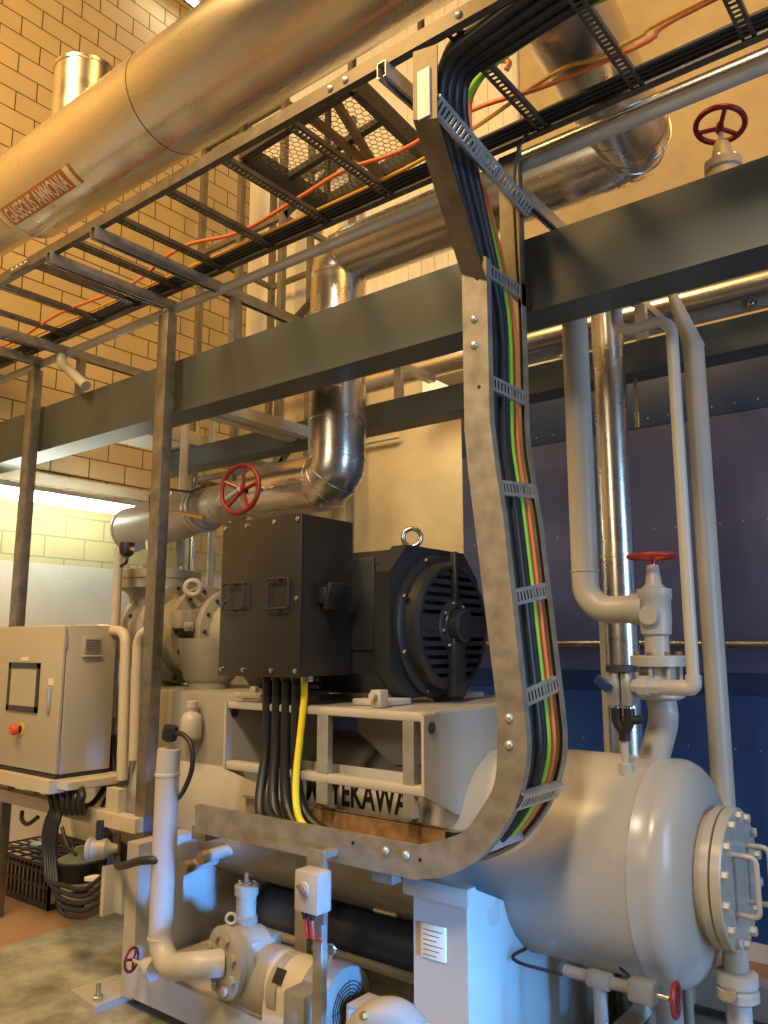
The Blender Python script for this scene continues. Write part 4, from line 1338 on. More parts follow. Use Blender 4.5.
for i, dx in enumerate((0.02, 0.05)):
    p0 = Vector((c0.x + dx + 0.006, YP - 0.08, c1.z - 0.03))
    tag(G().tube(smooth_path([p0, p0 + Vector((0.01, 0.0, -0.06)), p0 + Vector((0.025 - dx * 0.4, 0.02, -0.07)), p0 + Vector((0.025 - dx * 0.4, 0.05, -0.09))], 5), 0.0085, 8).build('red_cable', mat('red_cable', (0.45, 0.04, 0.015), 0.4)),
        ['left one of two short red cables under the isolator switch', 'right one of two short red cables under the isolator switch'][i], 'cable')

# rounded pipe bend lit at the bottom edge
t = thing('pipe_bend', 'beige pipe bend with brass plug cut by the bottom edge of the photo', 'pipe', tuple(aY(388, 1030, 2.1)))
P = [aY(352, 1046, 2.25), aY(372, 1022, 2.27), aY(398, 1018, 2.32), aY(424, 1046, 2.38)]
G().tube(smooth_path(P, 8), 0.060, 24).build('bend', PUMPG, t)
q = aY(365, 1016, 2.19)
G().bolt(q, (-0.3, -1, 0.1), 0.014, 0.016).build('plug', BRASS, t)
tag(G().box(-2.30, -2.13, 2.66, 2.80, 0.155, 0.17).box(-2.30, -2.285, 2.66, 2.80, SK1, 0.16).box(-2.145, -2.13, 2.66, 2.80, SK1, 0.16).build('angle_bracket', GREY, smooth=False), 'small bent plate bracket left of the vessel saddle', 'bracket')
# oil cooler shell under vessel
t = thing('oil_cooler', 'dark blue grey horizontal cylinder lying in the shadow under the vessel', 'cooler', (-2.7, 3.35, -0.02))
G().lathe((-3.5, 3.35, 0.150), AX, [(0.02, 0), (0.138, 0.02), (0.138, 0.05), (0.125, 0.052), (0.125, 1.418), (0.138, 1.42), (0.138, 1.46), (0.02, 1.48)], 40).build('shell', mat('cooler_navy', (0.05, 0.07, 0.12), 0.3), t)
tag(G().tube([(-3.3, 3.05, 0.16), (-2.05, 3.05, 0.16)], 0.022, 14).build('oil_line', GREY), 'straight grey oil line running behind the pump motor under the vessel', 'pipe')
tag(G().box(-2.93, -2.85, 3.0, 3.06, SK1, 0.62).build('stay_post', GREY, smooth=False), 'grey stay between oil pump and motor under the vessel', 'stay')

# ================================================================== PIPES AND VALVES ON THE RIGHT
xva = aY(655, 610, VY).x
xpa = aY(582, 500, VY).x
za = aY(640, 609, VY).z
t = thing('riser_pipe', 'grey painted pipe with an elbow leading into the red handwheel valve', 'pipe', (xpa, VY, za))
G().tube([(0.9, VY, 3.42), (xpa, VY, 3.42), (xpa, VY, za), (xva - 0.06, VY, za)], 0.060, 24, 0.16, fn=8).build('pipe', GREYL, t)
G().lathe((xpa, VY, za + 0.17), (0, 0, 1), [(0.06, 0), (0.0635, 0.003), (0.0635, 0.009), (0.06, 0.012)], 24).build('weld_ring', GREYL, t)
YB = 3.95
xb = (aY(606, 305, YB).x + aY(627, 740, YB).x) / 2
t = thing('clad_riser', 'shiny aluminium clad vertical pipe in front of the blue housing', 'pipe', (xb, YB, 0))
G().tube([(xb, YB, FZ), (xb, YB, 3.68), (-4.4, YB, 3.68)], 0.083, 36, 0.15).build('cladding', CLAD, t)
seam(t, (xb, YB, 2.05), (0, 0, 1), 0.083)
xs2 = aY(606, 690, 4.1).x
tag(G().cyl((xs2, 4.12, FZ), (xs2, 4.12, 1.75), 0.03, 16).build('thin_riser', GREYL), 'thin grey pipe half hidden at the left of the shiny riser', 'pipe')
# valve
t = thing('angle_valve', 'grey flanged valve topped by a flat red handwheel above the vessel', 'valve', (xva, VY, 1.13))
def zz(y):
    return aY(656, y, VY).z
Z = (0, 0, 1)
G().lathe((xva, VY, 0), Z, [(0.050, zz(664)), (0.050, zz(636)), (0.062, zz(634)), (0.066, zz(620)), (0.066, zz(600)), (0.072, zz(598)), (0.072, zz(589)), (0.05, zz(588)), (0.034, zz(584)), (0.024, zz(565))], 36).build('body', GREYL, t)
G().cyl((xva - 0.10, VY, za), (xva - 0.04, VY, za), 0.068, 24).build('inlet_collar', GREYL, t)
G().cyl((xva, VY - 0.085, za - 0.03), (xva, VY - 0.02, za - 0.03), 0.04, 20).build('side_boss', GREYL, t)
G().cyl((xva, VY, zz(566)), (xva, VY, zz(552)), 0.010, 10).build('stem', STEEL, t)
handwheel((xva, VY, zz(556)), (0, 0, 1), 0.098, 0.010, 5, 0.4).build('handwheel', mat('bright_red_paint', (0.38, 0.035, 0.02), 0.35), t, 'red handwheel')
G().lathe((xva, VY, zz(666)), Z, [(0.112, 0), (0.112, 0.04), (0.108, 0.044), (0.02, 0.045)], 36).build('flange', GREYL, t)
flange_bolts(t, (xva, VY, zz(666) + 0.044), Z, 0.092, 8, BRASS, 0.012, 0.016)
zb2 = zz(692)
for k in range(8):
    a_ = 2 * pi * k / 8
    G().cyl((xva + 0.092 * math.cos(a_), VY + 0.092 * math.sin(a_), zz(666)), (xva + 0.092 * math.cos(a_), VY + 0.092 * math.sin(a_), zb2), 0.0085, 8).build('stud', GREYL, t)
G().lathe((xva, VY, zb2 - 0.02), Z, [(0.08, -0.01), (0.10, 0), (0.10, 0.02), (0.075, 0.022), (0.075, zz(666) - zb2 + 0.02)], 30).build('lower_neck', GREYL, t)
G().tube([(xva, VY, zb2), (xva + 0.015, VY, zz(718)), (xva - 0.05, VY, 1.10)], 0.060, 24, 0.2).build('outlet_bend', GREYL, t)
# thin loop pipe C
YC = 3.22
xc = (aY(675, 330, YC).x + aY(690, 680, YC).x) / 2
z1, z2 = aY(672, 318, YC).z, aY(690, 688, YC).z
t = thing('equaliser_pipe', 'thin grey pipe dropping in front of the red handwheel valve with a threaded elbow', 'pipe', (xc, YC, z2))
x3 = aY(615, 325, YC).x
q3 = aY(622, 688, YC)
G().tube([(x3, VY - 0.05, z1 + 0.38), (x3, YC + 0.02, z1 + 0.38), (x3, YC + 0.02, z1), (xc, YC, z1), (xc, YC, z2 + 0.02)], 0.0245, 16, 0.07).build('pipe', GREYL, t)
G().tube([(xc, YC, z2 + 0.05), (xc, YC, z2), (q3.x + 0.12, YC, z2)], 0.031, 16, 0.02).build('elbow', GREYL, t)
G().lathe((q3.x + 0.03, YC, z2), AX, [(0.022, 0), (0.028, 0.002), (0.028, 0.04), (0.042, 0.042), (0.042, 0.085), (0.034, 0.088), (0.034, 0.13)], 8).build('union', GREYL, t)
# drain valve group
t = thing('ball_valve_group', 'small steel ball valves with a blue handle and black fittings above the vessel', 'valve', (q3.x, YC, 1.2))
zt1, zt2 = aY(625, 669, YC).z, aY(625, 706, YC).z
G().box(q3.x - 0.055, q3.x + 0.0, YC - 0.035, YC + 0.035, zt2, zt1, 0.012).build('valve_body', GALVB, t)
G().box(q3.x + 0.003, q3.x + 0.05, YC - 0.03, YC + 0.03, zt2, zt1 + 0.0, 0.012).build('valve_body', GALVB, t)
G().lathe((q3.x, YC, zt1), Z, [(0.062, -0.01), (0.062, 0.012), (0.05, 0.016)], 24).build('top_ring', DARKST, t)
G().obox((q3.x - 0.06, YC - 0.05, (zt1 * 0.6 + zt2 * 0.4)), (0.8, 0, -0.6), (0, 1, 0), (0.6, 0, 0.8), 0.035, 0.01, 0.02, 0.005).build('handle', NAVY, t, 'blue handle')
zf1, zf2 = aY(625, 716, YC).z, aY(625, 728, YC).z
for dx in (-0.028, 0.026):
    G().cyl((q3.x + dx, YC, zt2 + 0.002), (q3.x + dx, YC, zf1 + 0.02), 0.014, 12).build('nipple', STEEL, t)
    G().tube([(q3.x + dx, YC, zf1 + 0.03), (q3.x + dx, YC, zf1 - 0.02), (q3.x, YC, zf2 - 0.02)], 0.022, 12, 0.02).build('push_fitting', RUB, t)
G().tube([(q3.x, YC, zf1 - 0.02), (q3.x + 0.08, YC, zf1 - 0.01)], 0.018, 12).build('push_fitting', RUB, t)
G().cyl((q3.x, YC, zf2 + 0.0), (q3.x, YC, zf2 - 0.05), 0.023, 12).build('push_fitting', RUB, t)
G().lathe((q3.x, YC, 1.06), Z, [(0.03, 0), (0.03, 0.07), (0.016, 0.075), (0.016, zf2 - 0.05 - 1.06)], 16).build('stub', GREYL, t)
# pipe D
YD = 3.93
xd = (aY(692, 350, YD).x + aY(725, 795, YD).x) / 2
qk = aY(690, 345, YD)
t = thing('drain_riser', 'long grey pipe at the right with a slight bend below the big beam', 'pipe', (xd, YD, 0))
G().tube([(0.9, YD, 3.62), (xd - 0.16, YD, 3.62), (xd - 0.0, YD, qk.z), (xd, YD, FZ)], 0.050, 20).build('pipe', GREYL, t)
G().lathe((xd, YD, qk.z - 0.02), Z, [(0.05, 0), (0.053, 0.004), (0.053, 0.012), (0.05, 0.016)], 20).build('weld_ring', GREYL, t)
# valve with red wheel at upper right
q = aY(720, 125, 3.75)
t = thing('upper_stop_valve', 'grey stop valve with dark red handwheel above the large beam at top right', 'valve', (q.x, 3.75, q.z - 0.5))
handwheel(q, (0.05, 0.25, 1), 0.110, 0.014, 3, 0.5).build('handwheel', REDP, t, 'dark red three spoke handwheel')
G().lathe((q.x, 3.75, q.z), (0, 0, -1), [(0.012, 0), (0.012, 0.09), (0.035, 0.10), (0.055, 0.19), (0.085, 0.20), (0.085, 0.24), (0.075, 0.245), (0.09, 0.30), (0.11, 0.36), (0.11, 0.6)], 28).build('body', CREAM, t)
flange_bolts(t, (q.x, 3.75, q.z - 0.2), Z, 0.07, 6, STEEL, 0.01, 0.015)
# horizontal pipes behind the beams
for (ya, yb, r, m, lab) in ((333, 244, 0.085, CLAD, 'upper of two shiny horizontal pipes behind the big beam at right'),):
    a = aY(545, ya + 2, 5.0)
    tag(G().cyl((-4.3, 5.0, a.z - 0.02), (1.2, 5.0, a.z - 0.02), r, 32).build('horizontal_pipe', m), 'shiny horizontal pipe running behind the two long beams', 'pipe')
a = aY(545, 345, 5.1)
tag(G().box(-3.2, 1.2, 5.1, 5.16, a.z - 0.10, a.z - 0.01, 0.004).build('wall_rail', GREY, smooth=False), 'flat pale rail on the back wall above the blue housing', 'rail')
for px, lab in ((752, 'small bolted clip on the pale rail at the right edge'), (563, 'small bolted clip on the pale rail near the grey riser pipe')):
    q = aY(px, 304 if px > 700 else 356, 5.1)
    g = G().box(q.x - 0.035, q.x + 0.035, 5.085, 5.102, q.z - 0.03, q.z + 0.03).bolt((q.x, 5.086, q.z), (0, -1, 0), 0.018, 0.015)
    tag(g.build('pipe_clip', STEEL), lab, 'clip')
# slotted bracket posts on top of the far beam
for px, py, lab in ((397, 378, 'slotted bracket post on the far beam beside the shiny riser with elbow'), (640, 318, 'slotted bracket post on the far beam behind the grey riser pipes'),
                    (212, 405, 'slotted bracket post on the far beam left of the shiny riser with elbow')):
    q = aY(px, py, 4.26)
    t = thing('bracket_post', lab, 'bracket', (q.x, 4.28, 3.27), 'slotted brackets on the far beam')
    G().box(q.x - 0.03, q.x + 0.03, 4.26, 4.30, 3.271, q.z + 0.08).build('post', GALVB, t, smooth=False)
    g = rung(G(), (q.x - 0.02, 4.0, q.z + 0.09), (q.x - 0.02, 4.72, q.z + 0.09), None, (0, 0, -1), 0.03, 0.05, 0.05)
    g.build('arm', GALVB, t, smooth=False)
tag(G().box(-4.0, -3.6, 5.6, 6.19, 4.0, 4.0 + 0.02).build('shelf_plate', CREAM, smooth=False), 'small cream shelf plate on the back wall', 'plate')
q = aY(612, 405, 6.1)
p0 = aY(372, 442, 6.1)
p1 = aY(398, 436, 6.1)
tag(G().tube([(p0.x - 0.3, 6.12, p1.z), (p1.x, 6.12, p1.z)], 0.02, 10).build('wall_pipe', GREYL), 'thin capped pipe on the beige concrete wall', 'pipe')
q = aY(455, 372, 6.1)
tag(G().box(q.x - 0.35, q.x + 0.2, 6.05, 6.199, q.z - 0.16, q.z + 0.12, 0.01).build('wall_box', WHITE, smooth=False), 'pale box on the concrete wall between the long beams', 'box')

# ================================================================== CONTROL CABINET AND ITS STAND
CX1, CYF, CYB, CZ0, CZ1 = -4.49, 2.60, 2.955, 0.854, 1.718
CX0 = -5.42
t = thing('control_cabinet', 'beige control cabinet with a touch screen and red stop button at left edge', 'cabinet', (-4.95, CYF, CZ0))
G().box(CX0, CX1, CYF + 0.026, CYB, CZ0, CZ1, 0.006).build('body', CABI, t)
door = G().box(CX0, CX1 - 0.004, CYF, CYF + 0.020, CZ0 + 0.004, CZ1 - 0.006, 0.004).build('door', CABI, t)
a, b = aY(7, 710, CYF), aY(41, 663, CYF)
scr = G()
w_ = 0.035
for (x0, x1, z0, z1) in ((a.x, b.x, a.z, a.z + w_), (a.x, b.x, b.z - w_, b.z), (a.x, a.x + w_ * 0.8, a.z, b.z), (b.x - w_ * 0.8, b.x, a.z, b.z)):
    scr.box(x0, x1, CYF - 0.010, CYF + 0.001, z0, z1)
so = scr.build('screen_bezel', BEZ, door, smooth=False)
G().box(a.x + w_ * 0.7, b.x - w_ * 0.7, CYF - 0.006, CYF + 0.0005, a.z + w_ * 0.9, b.z - w_ * 0.9).build('screen', SCREEN, so, smooth=False)
q = aY(25, 659, CYF)
G().box(q.x - 0.045, q.x + 0.045, CYF - 0.003, CYF, q.z - 0.012, q.z + 0.012).build('name_tag', PAPER, door, smooth=False)
q = aY(50, 699, CYF)
hd = G().box(q.x - 0.014, q.x + 0.014, CYF - 0.022, CYF, q.z - 0.075, q.z + 0.065, 0.006).build('handle', GALVB, door)
q = aY(51, 682, CYF)
G().box(q.x - 0.025, q.x + 0.03, CYF - 0.004, CYF, q.z - 0.02, q.z + 0.02).build('warning_tag', PAPER, door, smooth=False)
q = aY(21, 729, CYF)
st = G().cyl((q.x, CYF - 0.006, q.z), (q.x, CYF + 0.001, q.z), 0.042, 24).build('stop_plate', mat('yellow_plate', (0.62, 0.46, 0.06), 0.5), door)
G().cyl((q.x, CYF - 0.028, q.z), (q.x, CYF - 0.004, q.z), 0.022, 18).build('stop_collar', RUB, st)
G().lathe((q.x, CYF - 0.026, q.z), (0, -1, 0), [(0.022, 0), (0.033, 0.006), (0.035, 0.025), (0.028, 0.038), (0.005, 0.042)], 24).build('stop_button', mat('stop_red', (0.72, 0.08, 0.02), 0.4), st)
q0, q1 = aX(82, 655, CX1), aX(101, 636, CX1)
v = G()
v.box(CX1, CX1 + 0.012, q0.y, q1.y, q0.z, q1.z, 0.003)
vo = v.build('vent_grille', CABI, t)
g = G()
for k in range(6):
    z = q0.z + 0.018 + k * (q1.z - q0.z - 0.03) / 5.5
    g.obox((CX1 + 0.014, (q0.y + q1.y) / 2, z), (0.8, 0, -0.6), (0, 1, 0), (0.6, 0, 0.8), 0.008, (q1.y - q0.y) / 2 - 0.012, 0.002)
g.build('vent_louvres', MOTG, vo, smooth=False)
G().box(CX1 + 0.002, CX1 + 0.03, q0.y - 0.004, q1.y + 0.004, q0.z - 0.012, q0.z, 0.003).build('vent_lip', CABI, vo)
g = G()
for z in (CZ0 + 0.1, CZ1 - 0.1):
    g.cyl((CX1 - 0.004, CYF + 0.022, z - 0.04), (CX1 - 0.004, CYF + 0.022, z + 0.04), 0.007, 8)
g.build('hinges', GALV, t)

SY = 2.80
t = thing('cabinet_stand', 'cream steel stand under the control cabinet with two long rails', 'stand', (-4.6, SY, 0.6))
zs = aY(40, 782, 2.56).z
G().box(CX0 - 0.3, CX1 + 0.03, 2.55, 3.02, zs - 0.055, CZ0 - 0.024).build('shelf', CREAM, t, smooth=False)
G().box(CX1 + 0.03, CX1 + 0.14, 2.60, 3.35, zs - 0.03, CZ0 - 0.030).build('side_arm', CREAM, t, smooth=False)
zr = aY(139, 833, SY).z
xre = aY(139, 833, SY).x
G().box(CX0 - 0.6, xre, SY - 0.03, SY + 0.05, zr, zr + 0.075).build('lower_rail', CREAM, t, smooth=False)
for px, w in ((3, 0.10), (28, 0.10), (112, 0.12)):
    x = aY(px, 800, SY).x
    G().box(x - w / 2, x + w / 2, SY, SY + 0.05, zr + 0.07, zs - 0.03).build('upright', CREAM, t, smooth=False)
G().box(CX0, CX1, 2.60, 2.95, CZ0 - 0.0235, CZ0 - 0.001).build('gasket_strip', RUB, t, smooth=False)

# manifold block with cables
t = thing('cable_manifold', 'upright manifold strip of cable glands fixed to the left saddle under the stand', 'manifold', tuple(aY(114, 915, 2.62)))
a, b = aY(106, 914, 2.60), aY(114, 866, 2.60)
G().box(a.x, a.x + 0.03, 2.56, 2.66, a.z, b.z, 0.003).build('front_plate', CREAM, t)
G().box(a.x + 0.03, a.x + 0.10, 2.62, 2.68, a.z + 0.01, b.z, 0.003).build('back_plate', GREYL, t)
fy = [876, 885, 894, 903, 911]
for k, y in enumerate(fy):
    q = aY(108, y - 3, 2.60)
    G().cyl((a.x - 0.02, 2.60, q.z), (a.x + 0.01, 2.60, q.z), 0.016, 10).build('gland', RUB, t)
ordw = ['topmost', 'second', 'third', 'fourth', 'lowest']
for k, y in enumerate(fy):
    q = aY(106, y - 3, 2.60)
    dx = k * 2.5
    P = [aY(62 - dx * 0.8, 792, 2.72), aY(50 + dx, 812, 2.66), aY(44 + dx * 1.2, 832, 2.63), aY(45 + dx, 858, 2.62), aY(48 + dx, 880 + k * 3, 2.60), aY(62, 897 + k * 4 - (4 - k) * 3, 2.60), aY(84, 889 + k * 7, 2.62), Vector((a.x - 0.02, 2.60, q.z))]
    tag(G().tube(smooth_path(P, 6), 0.0125, 10).build('control_cable', CABB), 'black control cable looping from the cabinet stand to the manifold, %s gland' % ordw[k], 'cable', 'black control cables under the cabinet')
for k in range(6):
    P = [aY(46 + 7 * k, 788, 2.70), aY(50 + 6.5 * k, 796 - (k % 2), 2.66), aY(53 + 5.5 * k, 806, 2.66), aY(55 + 5.6 * k, 812, 2.70), aY(56 + 5.6 * k, 806, 2.78)]
    tag(G().tube(smooth_path(P, 6), 0.021, 10).build('coiled_cable', CABB), 'black cable bundled on the lower rail of the cabinet stand', 'cable', 'bundled cables on the cabinet stand rail')
for i, (P, r) in enumerate((([(22, 812, 2.7), (22, 820, 2.66), (28, 824, 2.66), (38, 817, 2.68)], 0.013),
             ([(84, 808, 2.85), (94, 802, 2.85), (104, 788, 2.95)], 0.017), ([(88, 812, 2.85), (99, 811, 2.85), (106, 798, 2.95)], 0.012),
             ([(62, 827, 2.6), (67, 845, 2.6), (76, 855, 2.6)], 0.010))):
    tag(G().tube(smooth_path([aY(*p) for p in P], 6), r, 10).build('loose_cable', CABB),
        ['short cable loop hanging below the stand rail at far left', 'thick black cable rising from the bundle toward the saddle', 'thinner black cable under the thick one beside the bundle', 'thin black lead running to the round pressure sensor'][i], 'cable')
P = [aY(117, 834, 2.75), aY(117, 860, 2.6), aY(121, 866, 2.5), aY(140, 861, 2.45), aY(158, 860, 2.48), aY(173, 861, 2.6)]
tag(G().tube(smooth_path(P, 8), 0.020, 12).build('black_hose', RUB), 'black hose bending from the stand across to the cream standpipe', 'hose')
t = thing('pressure_sensor', 'round beige pressure sensor hanging under the cabinet stand', 'sensor', tuple(aY(92, 855, 2.55)))
q = aY(87, 849, 2.5)
d = Vector((0.75, 0.66, 0))
G().lathe(q, d, [(0.04, 0), (0.055, 0.004), (0.058, 0.02), (0.05, 0.03), (0.05, 0.10), (0.03, 0.12), (0.02, 0.16)], 28).build('body', PUMPG, t)
G().lathe(q - d * 0.002, d, [(0.044, 0), (0.044, 0.008), (0.01, 0.008)], 28).build('face', mat('sensor_face', (0.62, 0.52, 0.34), 0.4), t)
G().cyl(q + d * 0.06 + Vector((0, 0, 0.045)), q + d * 0.06 + Vector((0, 0, 0.14)), 0.02, 10).build('connector', RUB, t)
q = aY(122, 852, 2.9)
tag(G().cyl((q.x, 2.85, q.z - 0.05), (q.x, 2.85, q.z + 0.05), 0.035, 14).build('blue_coil', NAVY), 'small blue cylinder behind the black hose', 'coil')

# crate and clutter on the floor at left
cx = aZ(0, 905, 0.0)
t = thing('plastic_crate', 'black slatted plastic crate on the floor by the white wall', 'crate', (-5.9, 3.3, FZ))
cq = aZ(48, 911, FZ)
X0, X1, Y0c, Y1c, H = cq.x - 0.9, cq.x, cq.y, cq.y + 0.55, aY(48, 866, cq.y).z
def crate_side(p0, p1):
    p0, p1 = Vector(p0), Vector(p1)
    g = G()
    d = (p1 - p0).normalized()
    L = (p1 - p0).length
    for z, h in ((FZ + 0.02, 0.04), (FZ + 0.14, 0.02), (FZ + 0.26, 0.02), (H - 0.03, 0.06)):
        g.bar(p0 + Vector((0, 0, z)), p1 + Vector((0, 0, z)), 0.014, h)
    n = int(L / 0.055)
    for k in range(n + 1):
        q = p0 + d * (L * k / n)
        g.box(q.x - 0.009, q.x + 0.009, q.y - 0.009, q.y + 0.009, FZ, H - 0.01)
    return g
CRM = mat('crate_black', (0.035, 0.033, 0.03), 0.45)
crate_side((X0, Y0c, 0), (X1, Y0c, 0)).build('front_side', CRM, t, smooth=False)
crate_side((X1, Y0c, 0), (X1, Y1c, 0)).build('right_side', CRM, t, smooth=False)
crate_side((X0, Y1c, 0), (X1, Y1c, 0)).build('back_side', CRM, t, smooth=False)
g = G()
for k in range(9):
    y = Y0c + (Y1c - Y0c) * k / 8
    g.bar((X0, y, H), (X1, y, H), 0.012, 0.012)
for k in range(7):
    x = X0 + (X1 - X0) * k / 6
    g.bar((x, Y0c, H), (x, Y1c, H), 0.012, 0.012)
g.bar((X0, Y0c, H), (X1, Y1c, H), 0.02, 0.014).bar((X0, Y1c, H), (X1, Y0c, H), 0.02, 0.014)
g.build('lid_grid', CRM, t, smooth=False)
q = aY(38, 873, 3.45)
tag(G().box(q.x - 0.06, q.x + 0.06, 3.4, 3.5, FZ + 0.012, FZ + 0.30, 0.01).build('blue_bottle', mat('light_blue', (0.30, 0.45, 0.75), 0.4)), 'light blue bottle inside the black crate', 'bottle')
t = thing('bucket', 'dark bucket with white label bands on the floor behind the black cables', 'bucket', tuple(aZ(76, 908, 0)))
q = aZ(77, 905, FZ)
G().lathe((q.x, q.y, FZ), Z, [(0.13, 0.0), (0.155, 0.28), (0.165, 0.285), (0.165, 0.30), (0.15, 0.305)], 28).build('pail', RUB, t)
for z in (0.06, 0.13):
    G().lathe((q.x, q.y, FZ + z), Z, [(0.139 + z * 0.09, 0), (0.143 + z * 0.09, 0.045)], 28).build('label_band', PAPER, t)
G().lathe((q.x, q.y, FZ + 0.30), Z, [(0.15, 0), (0.15, 0.01), (0.06, 0.05), (0.03, 0.09), (0.01, 0.095)], 24).build('lid', mat('olive_plastic', (0.30, 0.30, 0.16), 0.5), t)
q = aZ(90, 880, FZ)
tag(G().box(q.x - 0.35, q.x + 0.10, 4.05, 4.3, FZ + 0.001, 0.52, 0.02).build('tool_bag', mat('dark_blue_cloth', (0.02, 0.025, 0.05), 0.8)), 'dark blue bag standing on the floor behind the bucket', 'bag')
q = aY(62, 835, 4.15)
tag(G().obox((q.x, 4.15, q.z - 0.1), (1, 0, 0.0), (0, 1, 0.2), (0, -0.2, 1), 0.22, 0.012, 0.40, 0.002).build('paper_sign', WHITE, smooth=False), 'white paper board leaning behind the hanging black cables', 'paper')
q = aY(95, 866, 3.6)
tag(G().obox((q.x, 3.6, q.z), (1, 0, 0.2), (0, 1, 0), (-0.2, 0, 1), 0.12, 0.10, 0.012, 0.003).build('folded_sheet', WHITE, smooth=False), 'pale folded sheet lying on the bag', 'paper')
for k in range(4):
    q = aY(93, 879 + 9 * k, 2.64)
    tag(G().obox((q.x, 2.66, q.z), (1, 0, 0.15), (0, 1, 0), (-0.15, 0, 1), 0.07, 0.03, 0.012, 0.004).build('wire_tag', WHITE, smooth=False),
        'white tag strip between the black control cables, %s' % ['topmost', 'second', 'third', 'lowest'][k], 'tag', 'white tags among the control cables')

# ================================================================== BOTTOM RIGHT UNDER THE VESSEL
t = thing('drain_valve', 'small grey valve with a dark red handwheel under the vessel at lower right', 'valve', tuple(aY(600, 985, 3.0)))
YV = 3.0
pz = aY(620, 985, YV).z
a, b = aY(565, 974, YV), aY(650, 990, YV)
G().tube([(a.x, YV, pz), (b.x, YV, pz)], 0.022, 14).build('line', MOTG, t)
q = aY(600, 985, YV)
G().box(q.x - 0.05, q.x + 0.05, YV - 0.028, YV + 0.028, pz - 0.028, pz + 0.028, 0.012).build('tee', MOTG, t)
G().cyl((q.x, YV, FZ + 0.12), (q.x, YV, pz), 0.026, 14).build('drop', MOTG, t)
q = aY(646, 992, YV)
G().box(q.x - 0.06, q.x + 0.04, YV - 0.034, YV + 0.034, pz - 0.036, pz + 0.04, 0.012).build('valve_body', MOTG, t)
q2 = aY(676, 1000, YV)
G().cyl((q.x, YV, pz), (q2.x, YV, pz), 0.010, 10).build('stem', STEEL, t)
handwheel((q2.x, YV, pz), (1, 0.12, 0), 0.052, 0.009, 4).build('handwheel', REDP, t, 'dark red handwheel')
P = [aY(527, 948, 3.05), aY(513, 956, 3.02), aY(520, 963, 3.0), aY(545, 970, 3.0), aY(566, 975, 3.0)]
tag(G().tube(smooth_path(P, 6), 0.007, 8).build('copper_tube', RUB), 'thin black tube curling from the vessel saddle to the drain valve', 'tube')
P = [aY(620, 968, 3.1), aY(630, 978, 3.05), aY(622, 988, 3.02)]
tag(G().tube(smooth_path(P, 6), 0.006, 8).build('copper_tube', RUB), 'short thin black tube just above the drain valve', 'tube')
a, b = aY(540, 958, 3.55), aY(634, 978, 3.55)
tag(G().lathe((a.x - 0.3, 3.55, b.z + 0.06), AX, [(0.04, 0), (0.055, 0.005), (0.055, b.x - a.x + 0.28), (0.03, b.x - a.x + 0.3)], 24).build('return_pipe', GREYL), 'grey capped pipe lying along under the vessel above the drain valve', 'pipe')
q = aY(648, 985, 3.6)
tag(G().tube([(q.x - 0.05, 3.6, q.z + 0.04), (q.x + 0.08, 3.6, q.z + 0.04), (q.x + 0.10, 3.6, FZ)], 0.055, 20, 0.12).build('return_bend', GREYL), 'grey pipe bend going down to the floor behind the drain valve', 'pipe')
q = aY(604, 1012, 2.95)
tag(G().lathe((q.x, 3.0, FZ), Z, [(0.085, 0), (0.085, 0.05), (0.07, 0.10), (0.03, 0.125), (0.01, 0.128)], 24).build('oil_pot', GREYL), 'small domed grey pot below the drain valve', 'pot')
a, b = aY(540, 990, 4.05), aY(640, 1000, 4.05)
tag(G().box(a.x, b.x + 0.1, 4.05, 4.09, FZ + 0.001, 0.34).build('drip_plate', STAINEDP, smooth=False), 'stained grey upright plate under the vessel behind the drain valve', 'plate')
t = thing('vessel_drain', 'grey flanged drain pipe hanging under the end cover at the right edge', 'pipe', tuple(aY(735, 1015, 3.4)))
q = aY(736, 960, VY)
G().cyl((q.x, VY, FZ), (q.x, VY, VZ - 0.25), 0.045, 20).build('pipe', GREYL, t)
z1, z2 = aY(736, 972, VY).z, aY(736, 1000, VY).z
G().lathe((q.x, VY, z2), Z, [(0.06, 0), (0.075, 0.01), (0.075, (z1 - z2) * 0.4), (0.065, (z1 - z2) * 0.5), (0.075, (z1 - z2) * 0.6), (0.075, z1 - z2), (0.05, z1 - z2 + 0.01)], 24).build('valve_body', GREYL, t)
G().cyl((q.x, VY - 0.11, (z1 + z2) / 2), (q.x, VY, (z1 + z2) / 2), 0.02, 12).build('spindle', STEEL, t)
q = aY(688, 1000, 3.75)
tag(G().cyl((q.x, 3.75, FZ), (q.x, 3.75, VZ - 0.3), 0.022, 14).build('drop_pipe', GREYL), 'thin grey vertical pipe behind the dished end of the vessel', 'pipe')

# ================================================================== MESH PLATFORM AND SCAFFOLD TOP LEFT
MZ0 = 5.2
c = [aZ(x, y, MZ0) for x, y in ((243, 152), (352, 82), (422, 150), (327, 205))]
t = thing('mesh_platform', 'dark framed wire mesh basket hanging overhead behind the big gas pipe', 'platform', (c[0].x, c[0].y, MZ0))
for i in range(4):
    G().bar(c[i], c[(i + 1) % 4], 0.06, 0.14).build('frame_bar', DARKST, t, smooth=False)
m0, m1 = (c[0] + c[3]) / 2, (c[1] + c[2]) / 2
G().bar(m0 + Vector((0, 0, 0.02)), m1 + Vector((0, 0, 0.02)), 0.05, 0.05).build('frame_bar', DARKST, t, smooth=False)
n0, n1 = c[0].lerp(c[1], 0.62), c[3].lerp(c[2], 0.62)
WOOD = mat('brown_frame', (0.16, 0.10, 0.05), 0.6)
G().bar(n0 + Vector((0, 0, -0.03)), n1 + Vector((0, 0, -0.03)), 0.05, 0.05).build('cross_bar', WOOD, t, smooth=False)
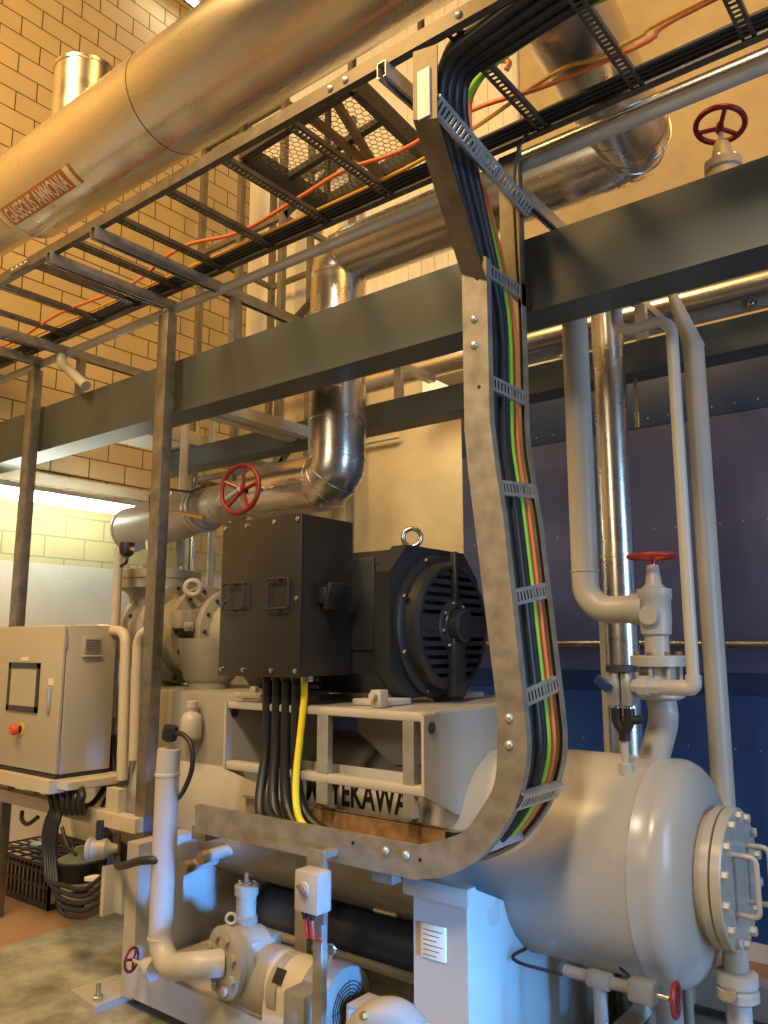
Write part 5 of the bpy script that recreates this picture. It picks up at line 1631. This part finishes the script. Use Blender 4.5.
G().bar(n0.lerp(c[1], 0.6) + Vector((0, 0, -0.03)), n1 + Vector((0, 0, -0.06)), 0.05, 0.05).build('cross_bar', WOOD, t, smooth=False)
xa0, xa1 = min(p.x for p in c), max(p.x for p in c)
ya0, ya1 = min(p.y for p in c), max(p.y for p in c)
g = G()
s = 0.031
row = 0
y = ya0
while y < ya1:
    x = xa0 + (s * 0.866 if row % 2 else 0)
    while x < xa1:
        o = Vector((x, y, MZ0))
        for k in (0, 1, 2):
            a_ = math.radians(90 + 120 * k)
            e = Vector((math.cos(a_), math.sin(a_), 0))
            g.bar(o, o + e * s, 0.0032, 0.004)
        x += s * 1.732
    y += s * 1.5
    row += 1
g.build('wire_mesh', DARKST, t, smooth=False)
for p in c:
    G().bar(p, p + Vector((0, 0, 1.1)), 0.04, 0.04, (1, 0, 0)).build('hanger', DARKST, t, smooth=False)

t = thing('scaffold_tower', 'grey scaffold tower of thin uprights and braces against the block wall', 'scaffold', (-5.9, 5.2, FZ))
sx0, sx1, sy0, sy1 = -6.3, -5.1, 4.9, 5.9
for x in (sx0, (sx0 + sx1) / 2, sx1):
    for y in (sy0, sy1):
        G().box(x - 0.03, x + 0.03, y - 0.03, y + 0.03, FZ, 7.2).build('upright', GALVD, t, smooth=False)
for z in (2.0, 3.2, 4.4, 5.6, 6.8):
    for y in (sy0, sy1):
        G().bar((sx0, y, z), (sx1, y, z), 0.045, 0.05).build('ledger', GALVD, t, smooth=False)
    for x in (sx0, sx1):
        G().bar((x, sy0, z), (x, sy1, z), 0.045, 0.05).build('transom', GALVD, t, smooth=False)
for z in (3.2, 4.4, 5.6):
    G().bar((sx1, sy0, z), (sx1, sy1, z + 1.2), 0.06, 0.06).build('brace', DARKST, t, smooth=False)
    pass

# ceiling batten seen between pipe and ladder
t = thing('ceiling_light', 'white strip light glimpsed between the big gas pipe and the ladder', 'light', (-3.3, 4.0, 6.0))
a, b = aZ(280, 82, 6.0), aZ(452, 0, 6.0)
ym = (a.y + b.y) / 2
G().box(a.x, b.x + 0.3, ym - 0.05, ym + 0.05, 6.02, 6.09, 0.01).build('housing', WHITE, t)
G().box(a.x + 0.02, b.x + 0.28, ym - 0.045, ym + 0.045, 5.99, 6.02, 0.01).build('diffuser', mat('diffuser_glow', (1.0, 0.93, 0.82), 0.5, 0, 0, emit=1.6), t)
for f in (0.45, 0.72):
    x = a.x + (b.x - a.x) * f
    G().box(x - 0.03, x + 0.03, ym - 0.055, ym + 0.055, 5.983, 6.10, 0.004).build('clip', BRASS, t)
for x in (a.x + 0.3, b.x):
    G().cyl((x, ym, 6.09), (x, ym, 9.4), 0.008, 6).build('hanger', DARKST, t)
q = aX(192, 4, -6.6)
t = thing('ceiling_light', 'small bright lamp under the dark ceiling at the top edge', 'light', tuple(q))
G().box(q.x - 0.1, q.x + 0.1, q.y - 0.35, q.y + 0.35, q.z + 0.05, q.z + 0.12, 0.01).build('housing', DARKST, t)
G().cyl((q.x, q.y - 0.33, q.z + 0.03), (q.x, q.y + 0.33, q.z + 0.03), 0.03, 12).build('tube', LAMPM, t)
